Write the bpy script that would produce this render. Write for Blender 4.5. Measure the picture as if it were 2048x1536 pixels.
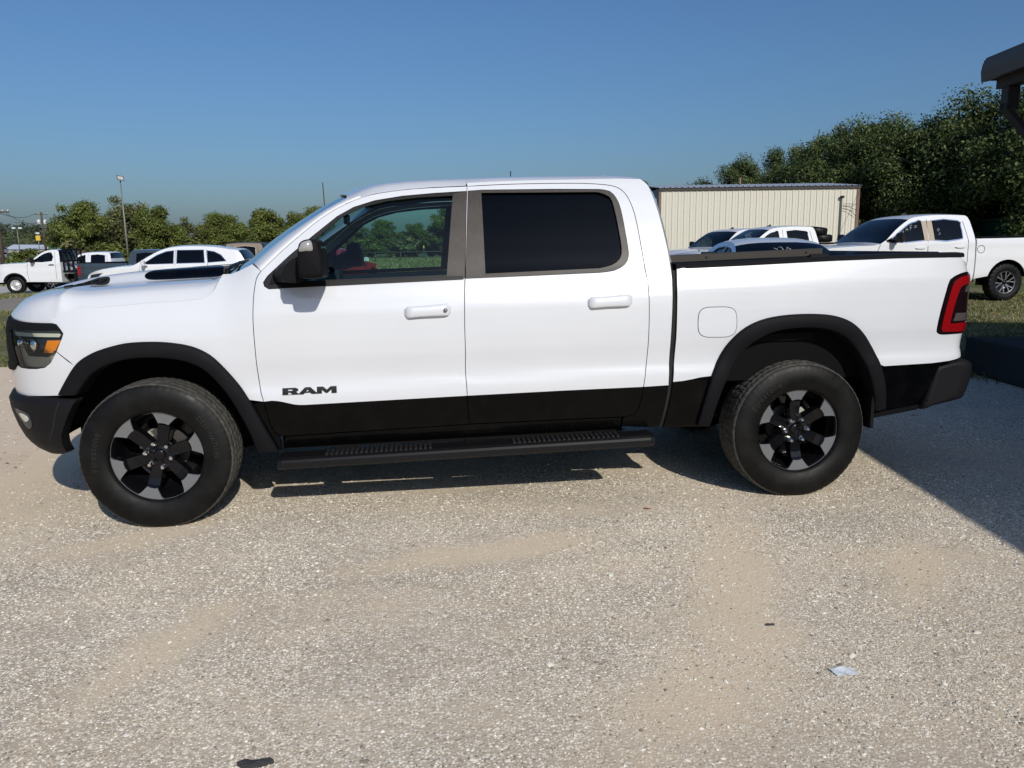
import bpy, math, random
import numpy as np
from mathutils import Vector, Matrix
from mathutils.geometry import delaunay_2d_cdt

# ------------------------------------------------------------------ camera, sky, sun, exposure
scene = bpy.context.scene
for o in list(bpy.data.objects):
    bpy.data.objects.remove(o)
R = math.radians
C = scene.collection

cam_data = bpy.data.cameras.new('camera')
cam_data.sensor_width = 36.0
cam_data.lens = 27.06
cam_data.clip_start = 0.1
cam_data.clip_end = 6000.0
camera = bpy.data.objects.new('camera', cam_data)
C.objects.link(camera)
YAW, PITCH, ROLL = R(6.099), R(10.189), R(-0.797)
fwd = Vector((math.sin(YAW)*math.cos(PITCH), math.cos(YAW)*math.cos(PITCH), -math.sin(PITCH)))
rgt = Vector((math.cos(YAW), -math.sin(YAW), 0))
upv = rgt.cross(fwd)
rg2 = rgt*math.cos(ROLL) + upv*math.sin(ROLL)
up2 = -rgt*math.sin(ROLL) + upv*math.cos(ROLL)
camera.matrix_world = Matrix(((rg2.x, up2.x, -fwd.x, 1.503), (rg2.y, up2.y, -fwd.y, -5.236), (rg2.z, up2.z, -fwd.z, 1.511), (0, 0, 0, 1)))
scene.camera = camera

SUN = Vector((0.24, -0.80, 0.52)).normalized()      # direction towards the sun
sun_el = math.asin(SUN.z)
world = bpy.data.worlds.new('World')
scene.world = world
world.use_nodes = True
wn = world.node_tree.nodes
wl = world.node_tree.links
sky = wn.new('ShaderNodeTexSky')
sky.sky_type = 'NISHITA'
sky.sun_disc = False
sky.sun_elevation = sun_el
sky.sun_rotation = math.atan2(SUN.x, SUN.y)
sky.altitude = 0
sky.air_density = 1.2
sky.dust_density = 2.0
sky.ozone_density = 10.0
wl.new(sky.outputs[0], wn['Background'].inputs[0])
wn['Background'].inputs[1].default_value = 0.091

sun_data = bpy.data.lights.new('sun', 'SUN')
sun_data.energy = 3.75
sun_data.angle = R(0.53)
sun_data.color = (1.0, 0.95, 0.865)
sun = bpy.data.objects.new('sun', sun_data)
C.objects.link(sun)
sun.rotation_euler = (-SUN).to_track_quat('-Z', 'Y').to_euler()
sun.location = (0, -20, 30)

vs = scene.view_settings
vs.view_transform = 'Standard'
vs.look = 'None'
vs.exposure = 0.0
vs.gamma = 1.0
vs.use_curve_mapping = False
scene.render.engine = 'CYCLES'
scene.cycles.max_bounces = 6
scene.cycles.diffuse_bounces = 3
scene.cycles.glossy_bounces = 4
scene.cycles.transparent_max_bounces = 12
scene.cycles.caustics_reflective = False
scene.cycles.caustics_refractive = False
scene.cycles.use_denoising = True

# ------------------------------------------------------------------ materials
M = {}
def mat(name, col=(.5, .5, .5), rough=.5, metal=0.0, coat=0.0, spec=.5, coat_rough=.03):
    m = bpy.data.materials.new(name)
    m.use_nodes = True
    b = m.node_tree.nodes['Principled BSDF']
    b.inputs['Base Color'].default_value = (*col, 1)
    b.inputs['Roughness'].default_value = rough
    b.inputs['Metallic'].default_value = metal
    b.inputs['Coat Weight'].default_value = coat
    b.inputs['Coat Roughness'].default_value = coat_rough
    b.inputs['Specular IOR Level'].default_value = spec
    M[name] = m
    return m
class NT:
    def __init__(s, m):
        s.t = m.node_tree; s.n = s.t.nodes; s.l = s.t.links
        s.b = s.n.get('Principled BSDF')
    def add(s, typ, **kw):
        n = s.n.new('ShaderNode'+typ)
        for k, v in kw.items():
            if k in n.inputs: n.inputs[k].default_value = v
            else: setattr(n, k, v)
        return n
    def link(s, a, b): s.l.new(a, b)
    def coords(s, scale=None):
        t = s.add('TexCoord')
        if scale is None: return t.outputs['Object']
        m = s.add('Mapping'); m.inputs['Scale'].default_value = scale
        s.link(t.outputs['Object'], m.inputs[0]); return m.outputs[0]
    def noise(s, vec, scale, detail=4, rough=.55, dist=0):
        n = s.add('TexNoise'); n.inputs['Scale'].default_value = scale; n.inputs['Detail'].default_value = detail
        n.inputs['Roughness'].default_value = rough; n.inputs['Distortion'].default_value = dist
        if vec is not None: s.link(vec, n.inputs['Vector'])
        return n.outputs['Fac']
    def ramp(s, fac, stops, interp='LINEAR'):
        r = s.add('ValToRGB'); e = r.color_ramp.elements; r.color_ramp.interpolation = interp
        while len(e) < len(stops): e.new(.5)
        for el, (p, c) in zip(e, stops):
            el.position = p; el.color = (*c, 1) if len(c) == 3 else c
        s.link(fac, r.inputs[0]); return r.outputs[0]
    def mix(s, fac, a, b, mode='MIX'):
        n = s.add('Mix', data_type='RGBA', blend_type=mode)
        for sock, v in ((n.inputs[0], fac), (n.inputs[6], a), (n.inputs[7], b)):
            if hasattr(v, 'type') and hasattr(v, 'is_output'): s.link(v, sock)
            else: sock.default_value = v if not isinstance(v, tuple) or len(v) == 4 else (*v, 1)
        return n.outputs[2]
    def math(s, op, a, b=None):
        n = s.add('Math', operation=op)
        for sock, v in zip(n.inputs, (a, b)):
            if v is None: continue
            if hasattr(v, 'is_output'): s.link(v, sock)
            else: sock.default_value = v
        return n.outputs[0]
    def bump(s, h, strength=.5, dist=.01):
        n = s.add('Bump'); n.inputs['Strength'].default_value = strength; n.inputs['Distance'].default_value = dist
        s.link(h, n.inputs['Height']); s.link(n.outputs[0], s.b.inputs['Normal'])
    def color(s, c): s.link(c, s.b.inputs['Base Color'])
    def rough(s, c): s.link(c, s.b.inputs['Roughness'])

def glass_mat(name, tint, rough=0.0, ior=1.5):
    m = bpy.data.materials.new(name); m.use_nodes = True
    t = m.node_tree; n = t.nodes; n.clear()
    out = n.new('ShaderNodeOutputMaterial'); mx = n.new('ShaderNodeMixShader'); tr = n.new('ShaderNodeBsdfTransparent')
    gl = n.new('ShaderNodeBsdfGlossy'); fr = n.new('ShaderNodeFresnel')
    tr.inputs[0].default_value = (*tint, 1); gl.inputs['Roughness'].default_value = rough; fr.inputs[0].default_value = ior
    t.links.new(fr.outputs[0], mx.inputs[0]); t.links.new(tr.outputs[0], mx.inputs[1]); t.links.new(gl.outputs[0], mx.inputs[2])
    t.links.new(mx.outputs[0], out.inputs[0]); M[name] = m; return m

mat('white_paint', (.62, .62, .63), .30, coat=1.0, spec=.5)
k = NT(M['white_paint']); v = k.coords()
k.color(k.mix(k.ramp(k.noise(v, 1.7, 3), [(.35, (0, 0, 0)), (.7, (1, 1, 1))]), (.60, .615, .645), (.62, .635, .665)))
mat('black_paint', (.006, .006, .007), .2, coat=.18, spec=.08)
k = NT(M['black_paint']); v = k.coords()
k.color(k.mix(k.ramp(k.noise(v, 9, 6, .65), [(.45, (0, 0, 0)), (.8, (1, 1, 1))]), (.001, .001, .0013), (.004, .0037, .0034)))
mat('black_plastic', (.02, .02, .021), .6, spec=.07)
k = NT(M['black_plastic']); v = k.coords()
k.color(k.mix(k.noise(v, 6, 5, .6), (.005, .005, .0062), (.011, .011, .0125))); k.bump(k.noise(v, 900, 2), .08, .001)
mat('grey_plastic', (.009, .009, .0105), .55, spec=.12)
mat('faded_trim', (.10, .088, .075), .42, spec=.3)
k = NT(M['faded_trim']); v = k.coords((1, 1, .6))
k.color(k.mix(k.ramp(k.noise(v, 40, 6, .75, .3), [(.2, (0, 0, 0)), (.8, (1, 1, 1))]), (.022, .0185, .016), (.050, .042, .035)))
mat('trim_black', (.010, .0095, .0095), .4, spec=.25)
mat('dark_shell', (.006, .006, .006), .8)
mat('liner', (.005, .005, .0055), .85, spec=.08)
mat('underbody', (.006, .0055, .005), .8, spec=.1)
mat('interior', (.012, .012, .013), .6)
mat('seat_cloth', (.018, .018, .020), .8)
mat('rubber', (.016, .016, .016), .6, spec=.22)
k = NT(M['rubber']); v = k.coords()
k.color(k.mix(k.ramp(k.noise(v, 11, 6, .7), [(.4, (0, 0, 0)), (.75, (1, 1, 1))]), (.0025, .0025, .0026), (.008, .0078, .0074)))
k.rough(k.ramp(k.noise(v, 6, 4), [(.35, (.36,)*3), (.7, (.68,)*3)]))
mat('letter_rubber', (.016, .0155, .0148), .5, spec=.35)
mat('tread_rubber', (.030, .029, .027), .85)
k = NT(M['tread_rubber']); v = k.coords()
k.color(k.mix(k.ramp(k.noise(v, 24, 5, .7), [(.35, (0, 0, 0)), (.7, (1, 1, 1))]), (.022, .022, .020), (.075, .070, .061)))
mat('machined', (.20, .206, .216), .34, metal=.5)
mat('rim_black', (.004, .004, .005), .18, coat=.3, spec=.2)
mat('chrome', (.75, .75, .76), .12, metal=1.0)
mat('brake_disc', (.07, .066, .06), .5, metal=.4)
mat('mirror_glass', (.7, .72, .74), .02, metal=1.0)
glass_mat('glass_front', (.60, .82, .77))
glass_mat('glass_dark', (.014, .022, .034), ior=1.36)
glass_mat('glass_shield', (.40, .55, .58))
glass_mat('lens_clear', (.93, .94, .90), ior=1.4)
mat('lamp_silver', (.52, .52, .47), .35, metal=.3)
mat('lamp_dark', (.02, .028, .038), .2)
mat('lamp_white', (.55, .55, .48), .3)
mat('amber', (.80, .24, .015), .3, coat=.4)
mat('red_lens', (.22, .003, .005), .2, coat=.7)
mat('dark_lens', (.008, .003, .004), .12, coat=.5)
mat('clear_lens', (.07, .055, .058), .2, coat=.6)
mat('signal_clear', (.30, .29, .29), .2, coat=.8)
mat('step_pad', (.016, .016, .017), .55, spec=.25)
mat('step_metal', (.007, .007, .008), .38, spec=.25)
mat('alu_rail', (.040, .036, .031), .45, spec=.3)
mat('fuel_white', (.61, .625, .655), .4, coat=.8, spec=.3)

# ------------------------------------------------------------------ object helpers
def link_obj(o, parent=None):
    C.objects.link(o)
    if parent is not None: o.parent = parent
    return o
def thing(name, label, cat, loc=(0, 0, 0), rotz=0.0, group=None):
    o = bpy.data.objects.new(name, None)
    o.empty_display_size = .2
    o.location = loc; o.rotation_euler = (0, 0, rotz)
    link_obj(o); o['label'] = label; o['category'] = cat
    if group: o['group'] = group
    return o
def tag(o, label, cat, group=None):
    o['label'] = label; o['category'] = cat
    if group: o['group'] = group
    return o
def struct(o): o['kind'] = 'structure'; return o
def stuff(o): o['kind'] = 'stuff'; return o

def mesh_obj(name, verts, faces, m, parent=None, smooth=False, normals=None, mats=None, fm=None):
    me = bpy.data.meshes.new(name)
    me.from_pydata([tuple(v) for v in verts], [], faces)
    for mm in (mats or [m]): me.materials.append(M[mm] if isinstance(mm, str) else mm)
    if fm is not None: me.polygons.foreach_set('material_index', fm)
    if smooth is True: me.polygons.foreach_set('use_smooth', [True]*len(me.polygons))
    elif smooth: me.polygons.foreach_set('use_smooth', smooth)
    me.update()
    if normals is not None: me.normals_split_custom_set_from_vertices(normals)
    return link_obj(bpy.data.objects.new(name, me), parent)

class MB:
    """collects shapes of ONE part and links them as one mesh"""
    def __init__(s): s.v = []; s.f = []; s.sm = []
    def add(s, v, f, smooth=False):
        b = len(s.v); s.v += [tuple(p) for p in v]; s.f += [tuple(i+b for i in q) for q in f]; s.sm += [smooth]*len(f); return s
    def box(s, x0, x1, y0, y1, z0, z1, bev=0.0):
        if bev <= 0:
            v = [(x, y, z) for x in (x0, x1) for y in (y0, y1) for z in (z0, z1)]
            return s.add(v, [(0, 1, 3, 2), (4, 6, 7, 5), (0, 4, 5, 1), (2, 3, 7, 6), (0, 2, 6, 4), (1, 5, 7, 3)])
        b = bev; vv = []; idx = {}
        X, Y, Z = (x0, x1), (y0, y1), (z0, z1)
        for i in (0, 1):
            for j in (0, 1):
                for l in (0, 1):
                    sx, sy, sz = (1 if i == 0 else -1), (1 if j == 0 else -1), (1 if l == 0 else -1)
                    for a in range(3):
                        p = [X[i]+sx*b, Y[j]+sy*b, Z[l]+sz*b]
                        p[a] = (X[i], Y[j], Z[l])[a]
                        idx[(i, j, l, a)] = len(vv); vv.append(tuple(p))
        F = []
        g = lambda i, j, l, a: idx[(i, j, l, a)]
        for i in (0, 1):
            q = [g(i, 0, 0, 0), g(i, 1, 0, 0), g(i, 1, 1, 0), g(i, 0, 1, 0)]; F.append(q if i else q[::-1])
            q = [g(0, i, 0, 1), g(1, i, 0, 1), g(1, i, 1, 1), g(0, i, 1, 1)]; F.append(q[::-1] if i else q)
            q = [g(0, 0, i, 2), g(1, 0, i, 2), g(1, 1, i, 2), g(0, 1, i, 2)]; F.append(q if i else q[::-1])
        for i in (0, 1):
            for j in (0, 1):
                F.append([g(i, j, 0, 0), g(i, j, 1, 0), g(i, j, 1, 1), g(i, j, 0, 1)])
                F.append([g(i, 0, j, 0), g(i, 1, j, 0), g(i, 1, j, 2), g(i, 0, j, 2)])
                F.append([g(0, i, j, 1), g(1, i, j, 1), g(1, i, j, 2), g(0, i, j, 2)])
                for l in (0, 1): F.append([g(i, j, l, 0), g(i, j, l, 1), g(i, j, l, 2)])
        c = np.array([(x0+x1)/2, (y0+y1)/2, (z0+z1)/2]); G = []
        for q in F:
            P = np.array([vv[t] for t in q]); n = np.cross(P[1]-P[0], P[2]-P[0])
            G.append(tuple(q) if np.dot(n, P.mean(0)-c) > 0 else tuple(q[::-1]))
        return s.add(vv, G)
    def loft(s, rows, closed=False, smooth=True, cap=False, flip=False):
        n = len(rows[0]); v = [p for r in rows for p in r]; f = []
        for i in range(len(rows)-1):
            for j in range(n if closed else n-1):
                a, b = i*n+j, i*n+(j+1) % n
                q = (a, b, b+n, a+n); f.append(q[::-1] if flip else q)
        s.add(v, f, smooth)
        if cap:
            b = len(s.v)-len(v)
            q = tuple(b+j for j in range(n)); q2 = tuple(b+(len(rows)-1)*n+j for j in range(n))
            s.f += [q if flip else q[::-1], q2[::-1] if flip else q2]; s.sm += [False, False]
        return s
    def tube(s, path, r, k=8, cap=True, smooth=True):
        P = [Vector(p) for p in path]; rows = []
        rr = r if isinstance(r, (list, tuple)) else [r]*len(P)
        prev = None
        for i, p in enumerate(P):
            d = (P[min(i+1, len(P)-1)]-P[max(i-1, 0)]).normalized()
            if prev is None:
                a = d.orthogonal().normalized()
            else:
                a = (prev-d*prev.dot(d)).normalized()
            prev = a; b = d.cross(a)
            rows.append([p+(a*math.cos(2*math.pi*j/k)+b*math.sin(2*math.pi*j/k))*rr[i] for j in range(k)])
        return s.loft(rows, closed=True, smooth=smooth, cap=cap)
    def lathe(s, prof, n=48, smooth=True, axis='y', c=(0, 0, 0), closed=False):
        """prof: list of (r, h); axis y: h along y; axis z: h along z"""
        rows = []
        for i in range(n+1):
            a = 2*math.pi*i/n; ca, sa = math.cos(a), math.sin(a)
            if axis == 'y': rows.append([(c[0]+r*ca, c[1]+h, c[2]+r*sa) for r, h in prof])
            else: rows.append([(c[0]+r*ca, c[1]+r*sa, c[2]+h) for r, h in prof])
        return s.loft(rows, closed=closed, smooth=smooth)
    def prism(s, poly, y0, y1, plane='xz'):
        """closed polygon swept along the missing axis"""
        n = len(poly)
        mk = {'xz': lambda p, t: (p[0], t, p[1]), 'xy': lambda p, t: (p[0], p[1], t), 'yz': lambda p, t: (t, p[0], p[1])}[plane]
        v = [mk(p, y0) for p in poly]+[mk(p, y1) for p in poly]
        f = [tuple(range(n))[::-1], tuple(range(n, 2*n))]
        for i in range(n): j = (i+1) % n; f.append((i, j, n+j, n+i))
        return s.add(v, f)
    def build(s, name, m, parent=None, mir=False, **kw):
        v, f = s.v, s.f
        if mir: v = [(x, -y, z) for x, y, z in v]; f = [tuple(q[::-1]) for q in f]
        return mesh_obj(name, v, f, m, parent, smooth=s.sm, **kw)

# ------------------------------------------------------------------ curves, polygons, panels
def lerp(a, b, t): return a+(b-a)*t
def sstep(a, b, t):
    t = min(1, max(0, (t-a)/(b-a))); return t*t*(3-2*t)
def interp(t, pts):
    if t <= pts[0][0]: return pts[0][1]
    for (a, va), (b, vb) in zip(pts, pts[1:]):
        if t <= b: return va+(vb-va)*(t-a)/(b-a)
    return pts[-1][1]
def table(pts, lo, hi, sm=.02, step=.005):
    n = int(round((hi-lo)/step))+1
    raw = [interp(lo+i*step, pts) for i in range(n)]
    k = max(1, int(sm/step))
    for _ in range(2):
        out = []
        for i in range(n):
            m = min(k, i, n-1-i); out.append(sum(raw[i-m:i+m+1])/(2*m+1))
        raw = out
    def f(t):
        s = (t-lo)/step; i = int(s)
        if s < 0: return raw[0]
        if i >= n-1: return raw[-1]
        return raw[i]+(raw[i+1]-raw[i])*(s-i)
    return f
def cat(P, k=4, closed=False):
    P = [tuple(p) for p in P]; n = len(P)
    out = []
    for i in range(n if closed else n-1):
        if closed: a, b, c, d = P[i-1], P[i], P[(i+1) % n], P[(i+2) % n]
        else:
            b, c = P[i], P[i+1]
            a = P[i-1] if i > 0 else tuple(2*x-y for x, y in zip(b, c))
            d = P[i+2] if i+2 < n else tuple(2*y-x for x, y in zip(b, c))
        for j in range(k):
            t = j/k
            out.append(tuple(.5*((2*q)+(-p+r)*t+(2*p-5*q+4*r-s)*t*t+(-p+3*q-3*r+s)*t**3) for p, q, r, s in zip(a, b, c, d)))
    if not closed: out.append(P[-1])
    return out
def area(P): return .5*sum(a[0]*b[1]-b[0]*a[1] for a, b in zip(P, P[1:]+P[:1]))
def dedupe(P, eps=1e-4):
    out = []
    for p in P:
        if not out or math.hypot(p[0]-out[-1][0], p[1]-out[-1][1]) > eps: out.append(tuple(p[:2]))
    if len(out) > 1 and math.hypot(out[0][0]-out[-1][0], out[0][1]-out[-1][1]) <= eps: out.pop()
    return out
def shrink(P, g):
    if g == 0: return P
    n = len(P); out = []; s = 1 if area(P) > 0 else -1
    for i in range(n):
        a, b, c = P[i-1], P[i], P[(i+1) % n]
        d1 = (b[0]-a[0], b[1]-a[1]); d2 = (c[0]-b[0], c[1]-b[1])
        l1 = math.hypot(*d1) or 1; l2 = math.hypot(*d2) or 1
        nx = -(d1[1]/l1+d2[1]/l2); ny = d1[0]/l1+d2[0]/l2; l = math.hypot(nx, ny) or 1
        out.append((b[0]+s*g*nx/l, b[1]+s*g*ny/l))
    return out
def densify(P, res):
    out = []
    for a, b in zip(P, P[1:]+P[:1]):
        k = max(1, int(math.ceil(math.hypot(b[0]-a[0], b[1]-a[1])/res)))
        out += [(lerp(a[0], b[0], j/k), lerp(a[1], b[1], j/k)) for j in range(k)]
    return out
def inside(X, Y, P):
    P = np.asarray(P); x0, y0 = P[:, 0], P[:, 1]; x1, y1 = np.roll(x0, -1), np.roll(y0, -1)
    X = np.asarray(X)[:, None]; Y = np.asarray(Y)[:, None]
    with np.errstate(divide='ignore', invalid='ignore'):
        c = ((y0 > Y) != (y1 > Y)) & (X < (x1-x0)*(Y-y0)/(y1-y0)+x0)
    return c.sum(1) % 2 == 1
def seg_dist(X, Y, P):
    P = np.asarray(P); a = P; b = np.roll(P, -1, 0); d = b-a; L = (d**2).sum(1)+1e-12
    px = np.asarray(X)[:, None]-a[:, 0]; py = np.asarray(Y)[:, None]-a[:, 1]
    t = np.clip((px*d[:, 0]+py*d[:, 1])/L, 0, 1)
    return np.sqrt(((px-t*d[:, 0])**2+(py-t*d[:, 1])**2).min(1))
def tri_poly(outline, holes=(), res=.04):
    """triangulate a polygon with interior points: returns points, triangles, loops of indices"""
    loops = [dedupe(outline)]+[dedupe(h) for h in holes]
    loops = [densify(l, res) for l in loops]
    pts = []; edges = []
    for l in loops:
        b = len(pts); pts += l; edges += [(b+i, b+(i+1) % len(l)) for i in range(len(l))]
    A = np.array(loops[0]); lo = A.min(0); hi = A.max(0)
    nx = max(2, int((hi[0]-lo[0])/res)); ny = max(2, int((hi[1]-lo[1])/res))
    gx, gy = np.meshgrid(np.linspace(lo[0], hi[0], nx+1)[1:-1], np.linspace(lo[1], hi[1], ny+1)[1:-1])
    gx = gx.ravel(); gy = gy.ravel()
    if len(gx):
        ok = inside(gx, gy, loops[0])
        for h in loops[1:]: ok &= ~inside(gx, gy, h)
        for l in loops: ok &= seg_dist(gx, gy, l) > res*.45
        pts += list(zip(gx[ok].tolist(), gy[ok].tolist()))
    r = delaunay_2d_cdt([Vector(p) for p in pts], edges, [], 0, 1e-7)
    V = [(p.x, p.y) for p in r[0]]; T = [tuple(f) for f in r[2] if len(f) == 3]
    c = np.array([[sum(V[i][0] for i in t)/3, sum(V[i][1] for i in t)/3] for t in T])
    ok = inside(c[:, 0], c[:, 1], loops[0])
    for h in loops[1:]: ok &= ~inside(c[:, 0], c[:, 1], h)
    T2 = []
    for t, k in zip(T, ok):
        if not k: continue
        a, b, d = (V[i] for i in t)
        cr = (b[0]-a[0])*(d[1]-a[1])-(b[1]-a[1])*(d[0]-a[0])
        if abs(cr) < 1e-10: continue
        T2.append(t if cr > 0 else t[::-1])
    return V, T2
def boundary(T):
    e = set()
    for t in T:
        for i in range(3): e.add((t[i], t[(i+1) % 3]))
    return [q for q in e if (q[1], q[0]) not in e]
def panel(name, S, outline, m, parent, off=0.0, depth=.025, res=.04, holes=(), mir=False, gap=.002, dark=True):
    """sheet of body work: outline in (u, z) laid on the surface S(u, z, off), edges turned in by depth"""
    outline = dedupe(outline)
    if area(outline) < 0: outline = outline[::-1]
    outline = shrink(outline, gap)
    holes = [shrink(dedupe(h), -gap) for h in holes]
    V, T = tri_poly(outline, holes, res)
    P = [S(u, z, off) for u, z in V]; N = []
    e = .004
    for (u, z), p in zip(V, P):
        a = Vector(S(u+e, z, off))-Vector(S(u-e, z, off)); b = Vector(S(u, z+e, off))-Vector(S(u, z-e, off))
        N.append(a.cross(b).normalized())
    n0 = len(P); F = list(T); nt = len(T)
    if depth > 0:
        bd = boundary(T); ring = {}
        for a, b in bd:
            for i in (a, b):
                if i not in ring:
                    ring[i] = len(P)
                    q = S(*V[i], off-depth); P += [P[i], q]
                    N += [Vector((0, 0, 1))]*2
        acc = {}
        for a, b in bd:
            ia, ib = ring[a], ring[b]; F.append((ib, ia, ia+1, ib+1))
            fn = (Vector(P[ia])-Vector(P[ib])).cross(Vector(P[ia+1])-Vector(P[ia])).normalized()
            for i in (ia, ia+1, ib, ib+1): acc[i] = acc.get(i, Vector((0, 0, 0)))+fn
        for i, nv in acc.items(): N[i] = nv.normalized() if nv.length > 0 else Vector((0, 0, 1))
    if mir:
        P = [(x, -y, z) for x, y, z in P]; F = [tuple(f[::-1]) for f in F]; N = [Vector((a.x, -a.y, a.z)) for a in N]
    if m in ('white_paint', 'fuel_white') and depth > 0 and gap > 0 and dark:      # folded edge coloured dark, painting shade into the panel gaps
        return mesh_obj(name, P, F, m, parent, smooth=True, normals=[tuple(a) for a in N], mats=[m, 'dark_shell'], fm=[0]*nt+[1]*(len(F)-nt))
    return mesh_obj(name, P, F, m, parent, smooth=True, normals=[tuple(a) for a in N])
def resample(P, n):
    L = [0]
    for a, b in zip(P, P[1:]): L.append(L[-1]+math.dist(a, b))
    out = []
    for i in range(n):
        t = L[-1]*i/(n-1); j = 0
        while j < len(L)-2 and L[j+1] < t: j += 1
        s = (t-L[j])/(L[j+1]-L[j] or 1); out.append(tuple(lerp(x, y, s) for x, y in zip(P[j], P[j+1])))
    return out
# ------------------------------------------------------------------ the white pickup: body surface
def build_main_truck():
    PLAN = [(-.960, 0), (-.955, -.2), (-.935, -.4), (-.885, -.58), (-.83, -.70), (-.75, -.80), (-.65, -.88), (-.52, -.94), (-.36, -.978), (-.15, -.995), (.1, -1.0),
            (.6, -1.0), (1.2, -1.0), (2.0, -1.0), (2.8, -1.0), (3.6, -1.0), (4.3, -1.0), (4.50, -.998), (4.62, -.985), (4.69, -.955), (4.735, -.90), (4.755, -.82), (4.765, -.6), (4.77, 0)]
    pc = np.array(cat(PLAN, 12)); L = np.concatenate([[0], np.cumsum(np.hypot(*np.diff(pc, axis=0).T))])
    kk = int(np.argmin(np.abs(pc[:, 0]-1.2)+np.abs(pc[:, 1]+1))); L += pc[kk, 0]-L[kk]
    tg = np.gradient(pc, axis=0); tg /= np.hypot(tg[:, 0], tg[:, 1])[:, None]
    UC = float(L[0]); UR = float(L[-1])
    cache = {}
    def plan(u):
        k = round(u, 5)
        if k not in cache:
            x, y = np.interp(u, L, pc[:, 0]), np.interp(u, L, pc[:, 1]); tx, ty = np.interp(u, L, tg[:, 0]), np.interp(u, L, tg[:, 1])
            n = math.hypot(tx, ty); cache[k] = (float(x), float(y), float(ty/n), float(-tx/n))
        return cache[k]
    RAKE = .022
    low = [(.30, .12), (.45, .05), (.52, .032), (.60, .018), (.70, .008), (.755, .008), (.80, .020), (.86, .0165), (.94, .004), (1.02, .0)]
    D_DOOR = table(low+[(1.1, .0), (1.19, .004), (1.22, .012), (1.28, .026), (1.34, .05), (1.36, .06), (1.45, .095), (1.6, .158), (1.75, .226), (1.86, .282), (1.89, .305), (1.92, .35), (1.94, .41), (1.95, .5)], .3, 2.0, .012)
    D_BED = table(low+[(1.12, .0), (1.22, .004), (1.25, .012), (1.30, .026), (1.36, .045), (1.41, .065), (1.45, .095), (2.0, .4)], .3, 2.0, .012)
    D_FEN = table([(.30, .10), (.45, .06), (.52, .04), (.60, .03), (.70, .018), (.80, .010), (.95, .0), (1.08, .0), (1.16, .012), (1.22, .03), (1.28, .06), (1.34, .10), (1.40, .155), (1.46, .23), (1.6, .4), (2.0, .9)], .3, 2.0)
    D_BUMP = table([(.30, .20), (.38, .12), (.41, .075), (.47, .03), (.55, -.0), (.64, -.022), (.71, -.028), (.735, -.02), (.75, .01), (.80, .05)], .3, .9, .012)
    def inset(u, z):
        zz = z-RAKE*(u-1.7); a = sstep(.38, .62, u); b = sstep(2.85, 2.95, u); d = D_DOOR(zz)
        if a < 1: d = d*a+D_FEN(zz)*(1-a)
        if b > 0: d = d*(1-b)+D_BED(zz)*b
        return d
    def side(u, z, off=0.0):
        x, y, nx, ny = plan(u); d = off-inset(u, z); return (x+nx*d, y+ny*d, z)
    def bump(u, z, off=0.0):
        x, y, nx, ny = plan(u); d = off-D_BUMP(z); return (x+nx*d, y+ny*d, z)

    T = thing('pickup_truck', 'large white crew cab pickup in the foreground with black wheel flares and black lower body', 'pickup truck')
    # ---- traced outlines (u along the body, z up), metres
    DF = cat([(.611, 1.395), (.586, 1.353), (.574, 1.268), (.569, 1.183), (.567, 1.097), (.568, 1.009), (.570, .875), (.578, .758), (.592, .688), (.613, .569), (.640, .505), (.676, .487)], 3)
    DM = cat([(1.743, 1.847), (1.731, 1.69), (1.709, 1.351), (1.702, 1.247), (1.698, 1.069), (1.699, .933), (1.697, .831), (1.703, .700), (1.708, .570), (1.714, .517)], 3)
    DR = cat([(1.743, 1.847), (1.95, 1.856), (2.149, 1.860), (2.386, 1.860), (2.52, 1.853), (2.59, 1.842), (2.634, 1.820), (2.668, 1.775), (2.697, 1.681), (2.714, 1.524), (2.728, 1.361), (2.736, 1.289), (2.740, 1.162), (2.740, 1.024), (2.737, .884), (2.727, .78), (2.717, .704), (2.709, .64), (2.690, .565), (2.660, .533), (2.608, .524)], 3)
    DT = cat([(.611, 1.395), (.757, 1.532), (.931, 1.675), (1.064, 1.752), (1.198, 1.801), (1.38, 1.829), (1.563, 1.841), (1.743, 1.847)], 3)
    CR = cat([(2.755, 1.885), (2.789, 1.855), (2.811, 1.803), (2.837, 1.698), (2.854, 1.596), (2.867, 1.504), (2.874, 1.43), (2.878, 1.358), (2.877, 1.252), (2.875, 1.14), (2.871, .974), (2.866, .728), (2.851, .586), (2.830, .444)], 3)
    FFO = cat([(-.478, .761), (-.419, .844), (-.353, .927), (-.289, .972), (-.213, 1.004), (-.102, 1.031), (.007, 1.037), (.115, 1.032), (.222, 1.013), (.293, .984), (.349, .944), (.402, .884), (.455, .811), (.494, .747), (.540, .657), (.577, .567), (.620, .463), (.644, .401)], 3)
    FFI = cat([(-.370, .761), (-.324, .819), (-.264, .880), (-.178, .924), (-.074, .949), (.035, .953), (.143, .943), (.229, .921), (.299, .880), (.365, .807), (.417, .725), (.467, .619), (.508, .510), (.530, .401)], 3)
    FRO = cat([(3.054, .455), (3.079, .606), (3.114, .745), (3.162, .863), (3.216, .950), (3.298, 1.026), (3.401, 1.073), (3.513, 1.094), (3.644, 1.101), (3.777, 1.096), (3.866, 1.079), (3.941, 1.047), (4.008, .994), (4.073, .915), (4.127, .825), (4.166, .728), (4.194, .639), (4.217, .515)], 3)
    FRI = cat([(3.131, .446), (3.152, .569), (3.190, .700), (3.230, .794), (3.288, .880), (3.370, .956), (3.475, 1.002), (3.606, 1.020), (3.738, 1.017), (3.839, .994), (3.925, .945), (3.996, .870), (4.057, .768), (4.109, .642), (4.144, .505)], 3)
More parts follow.
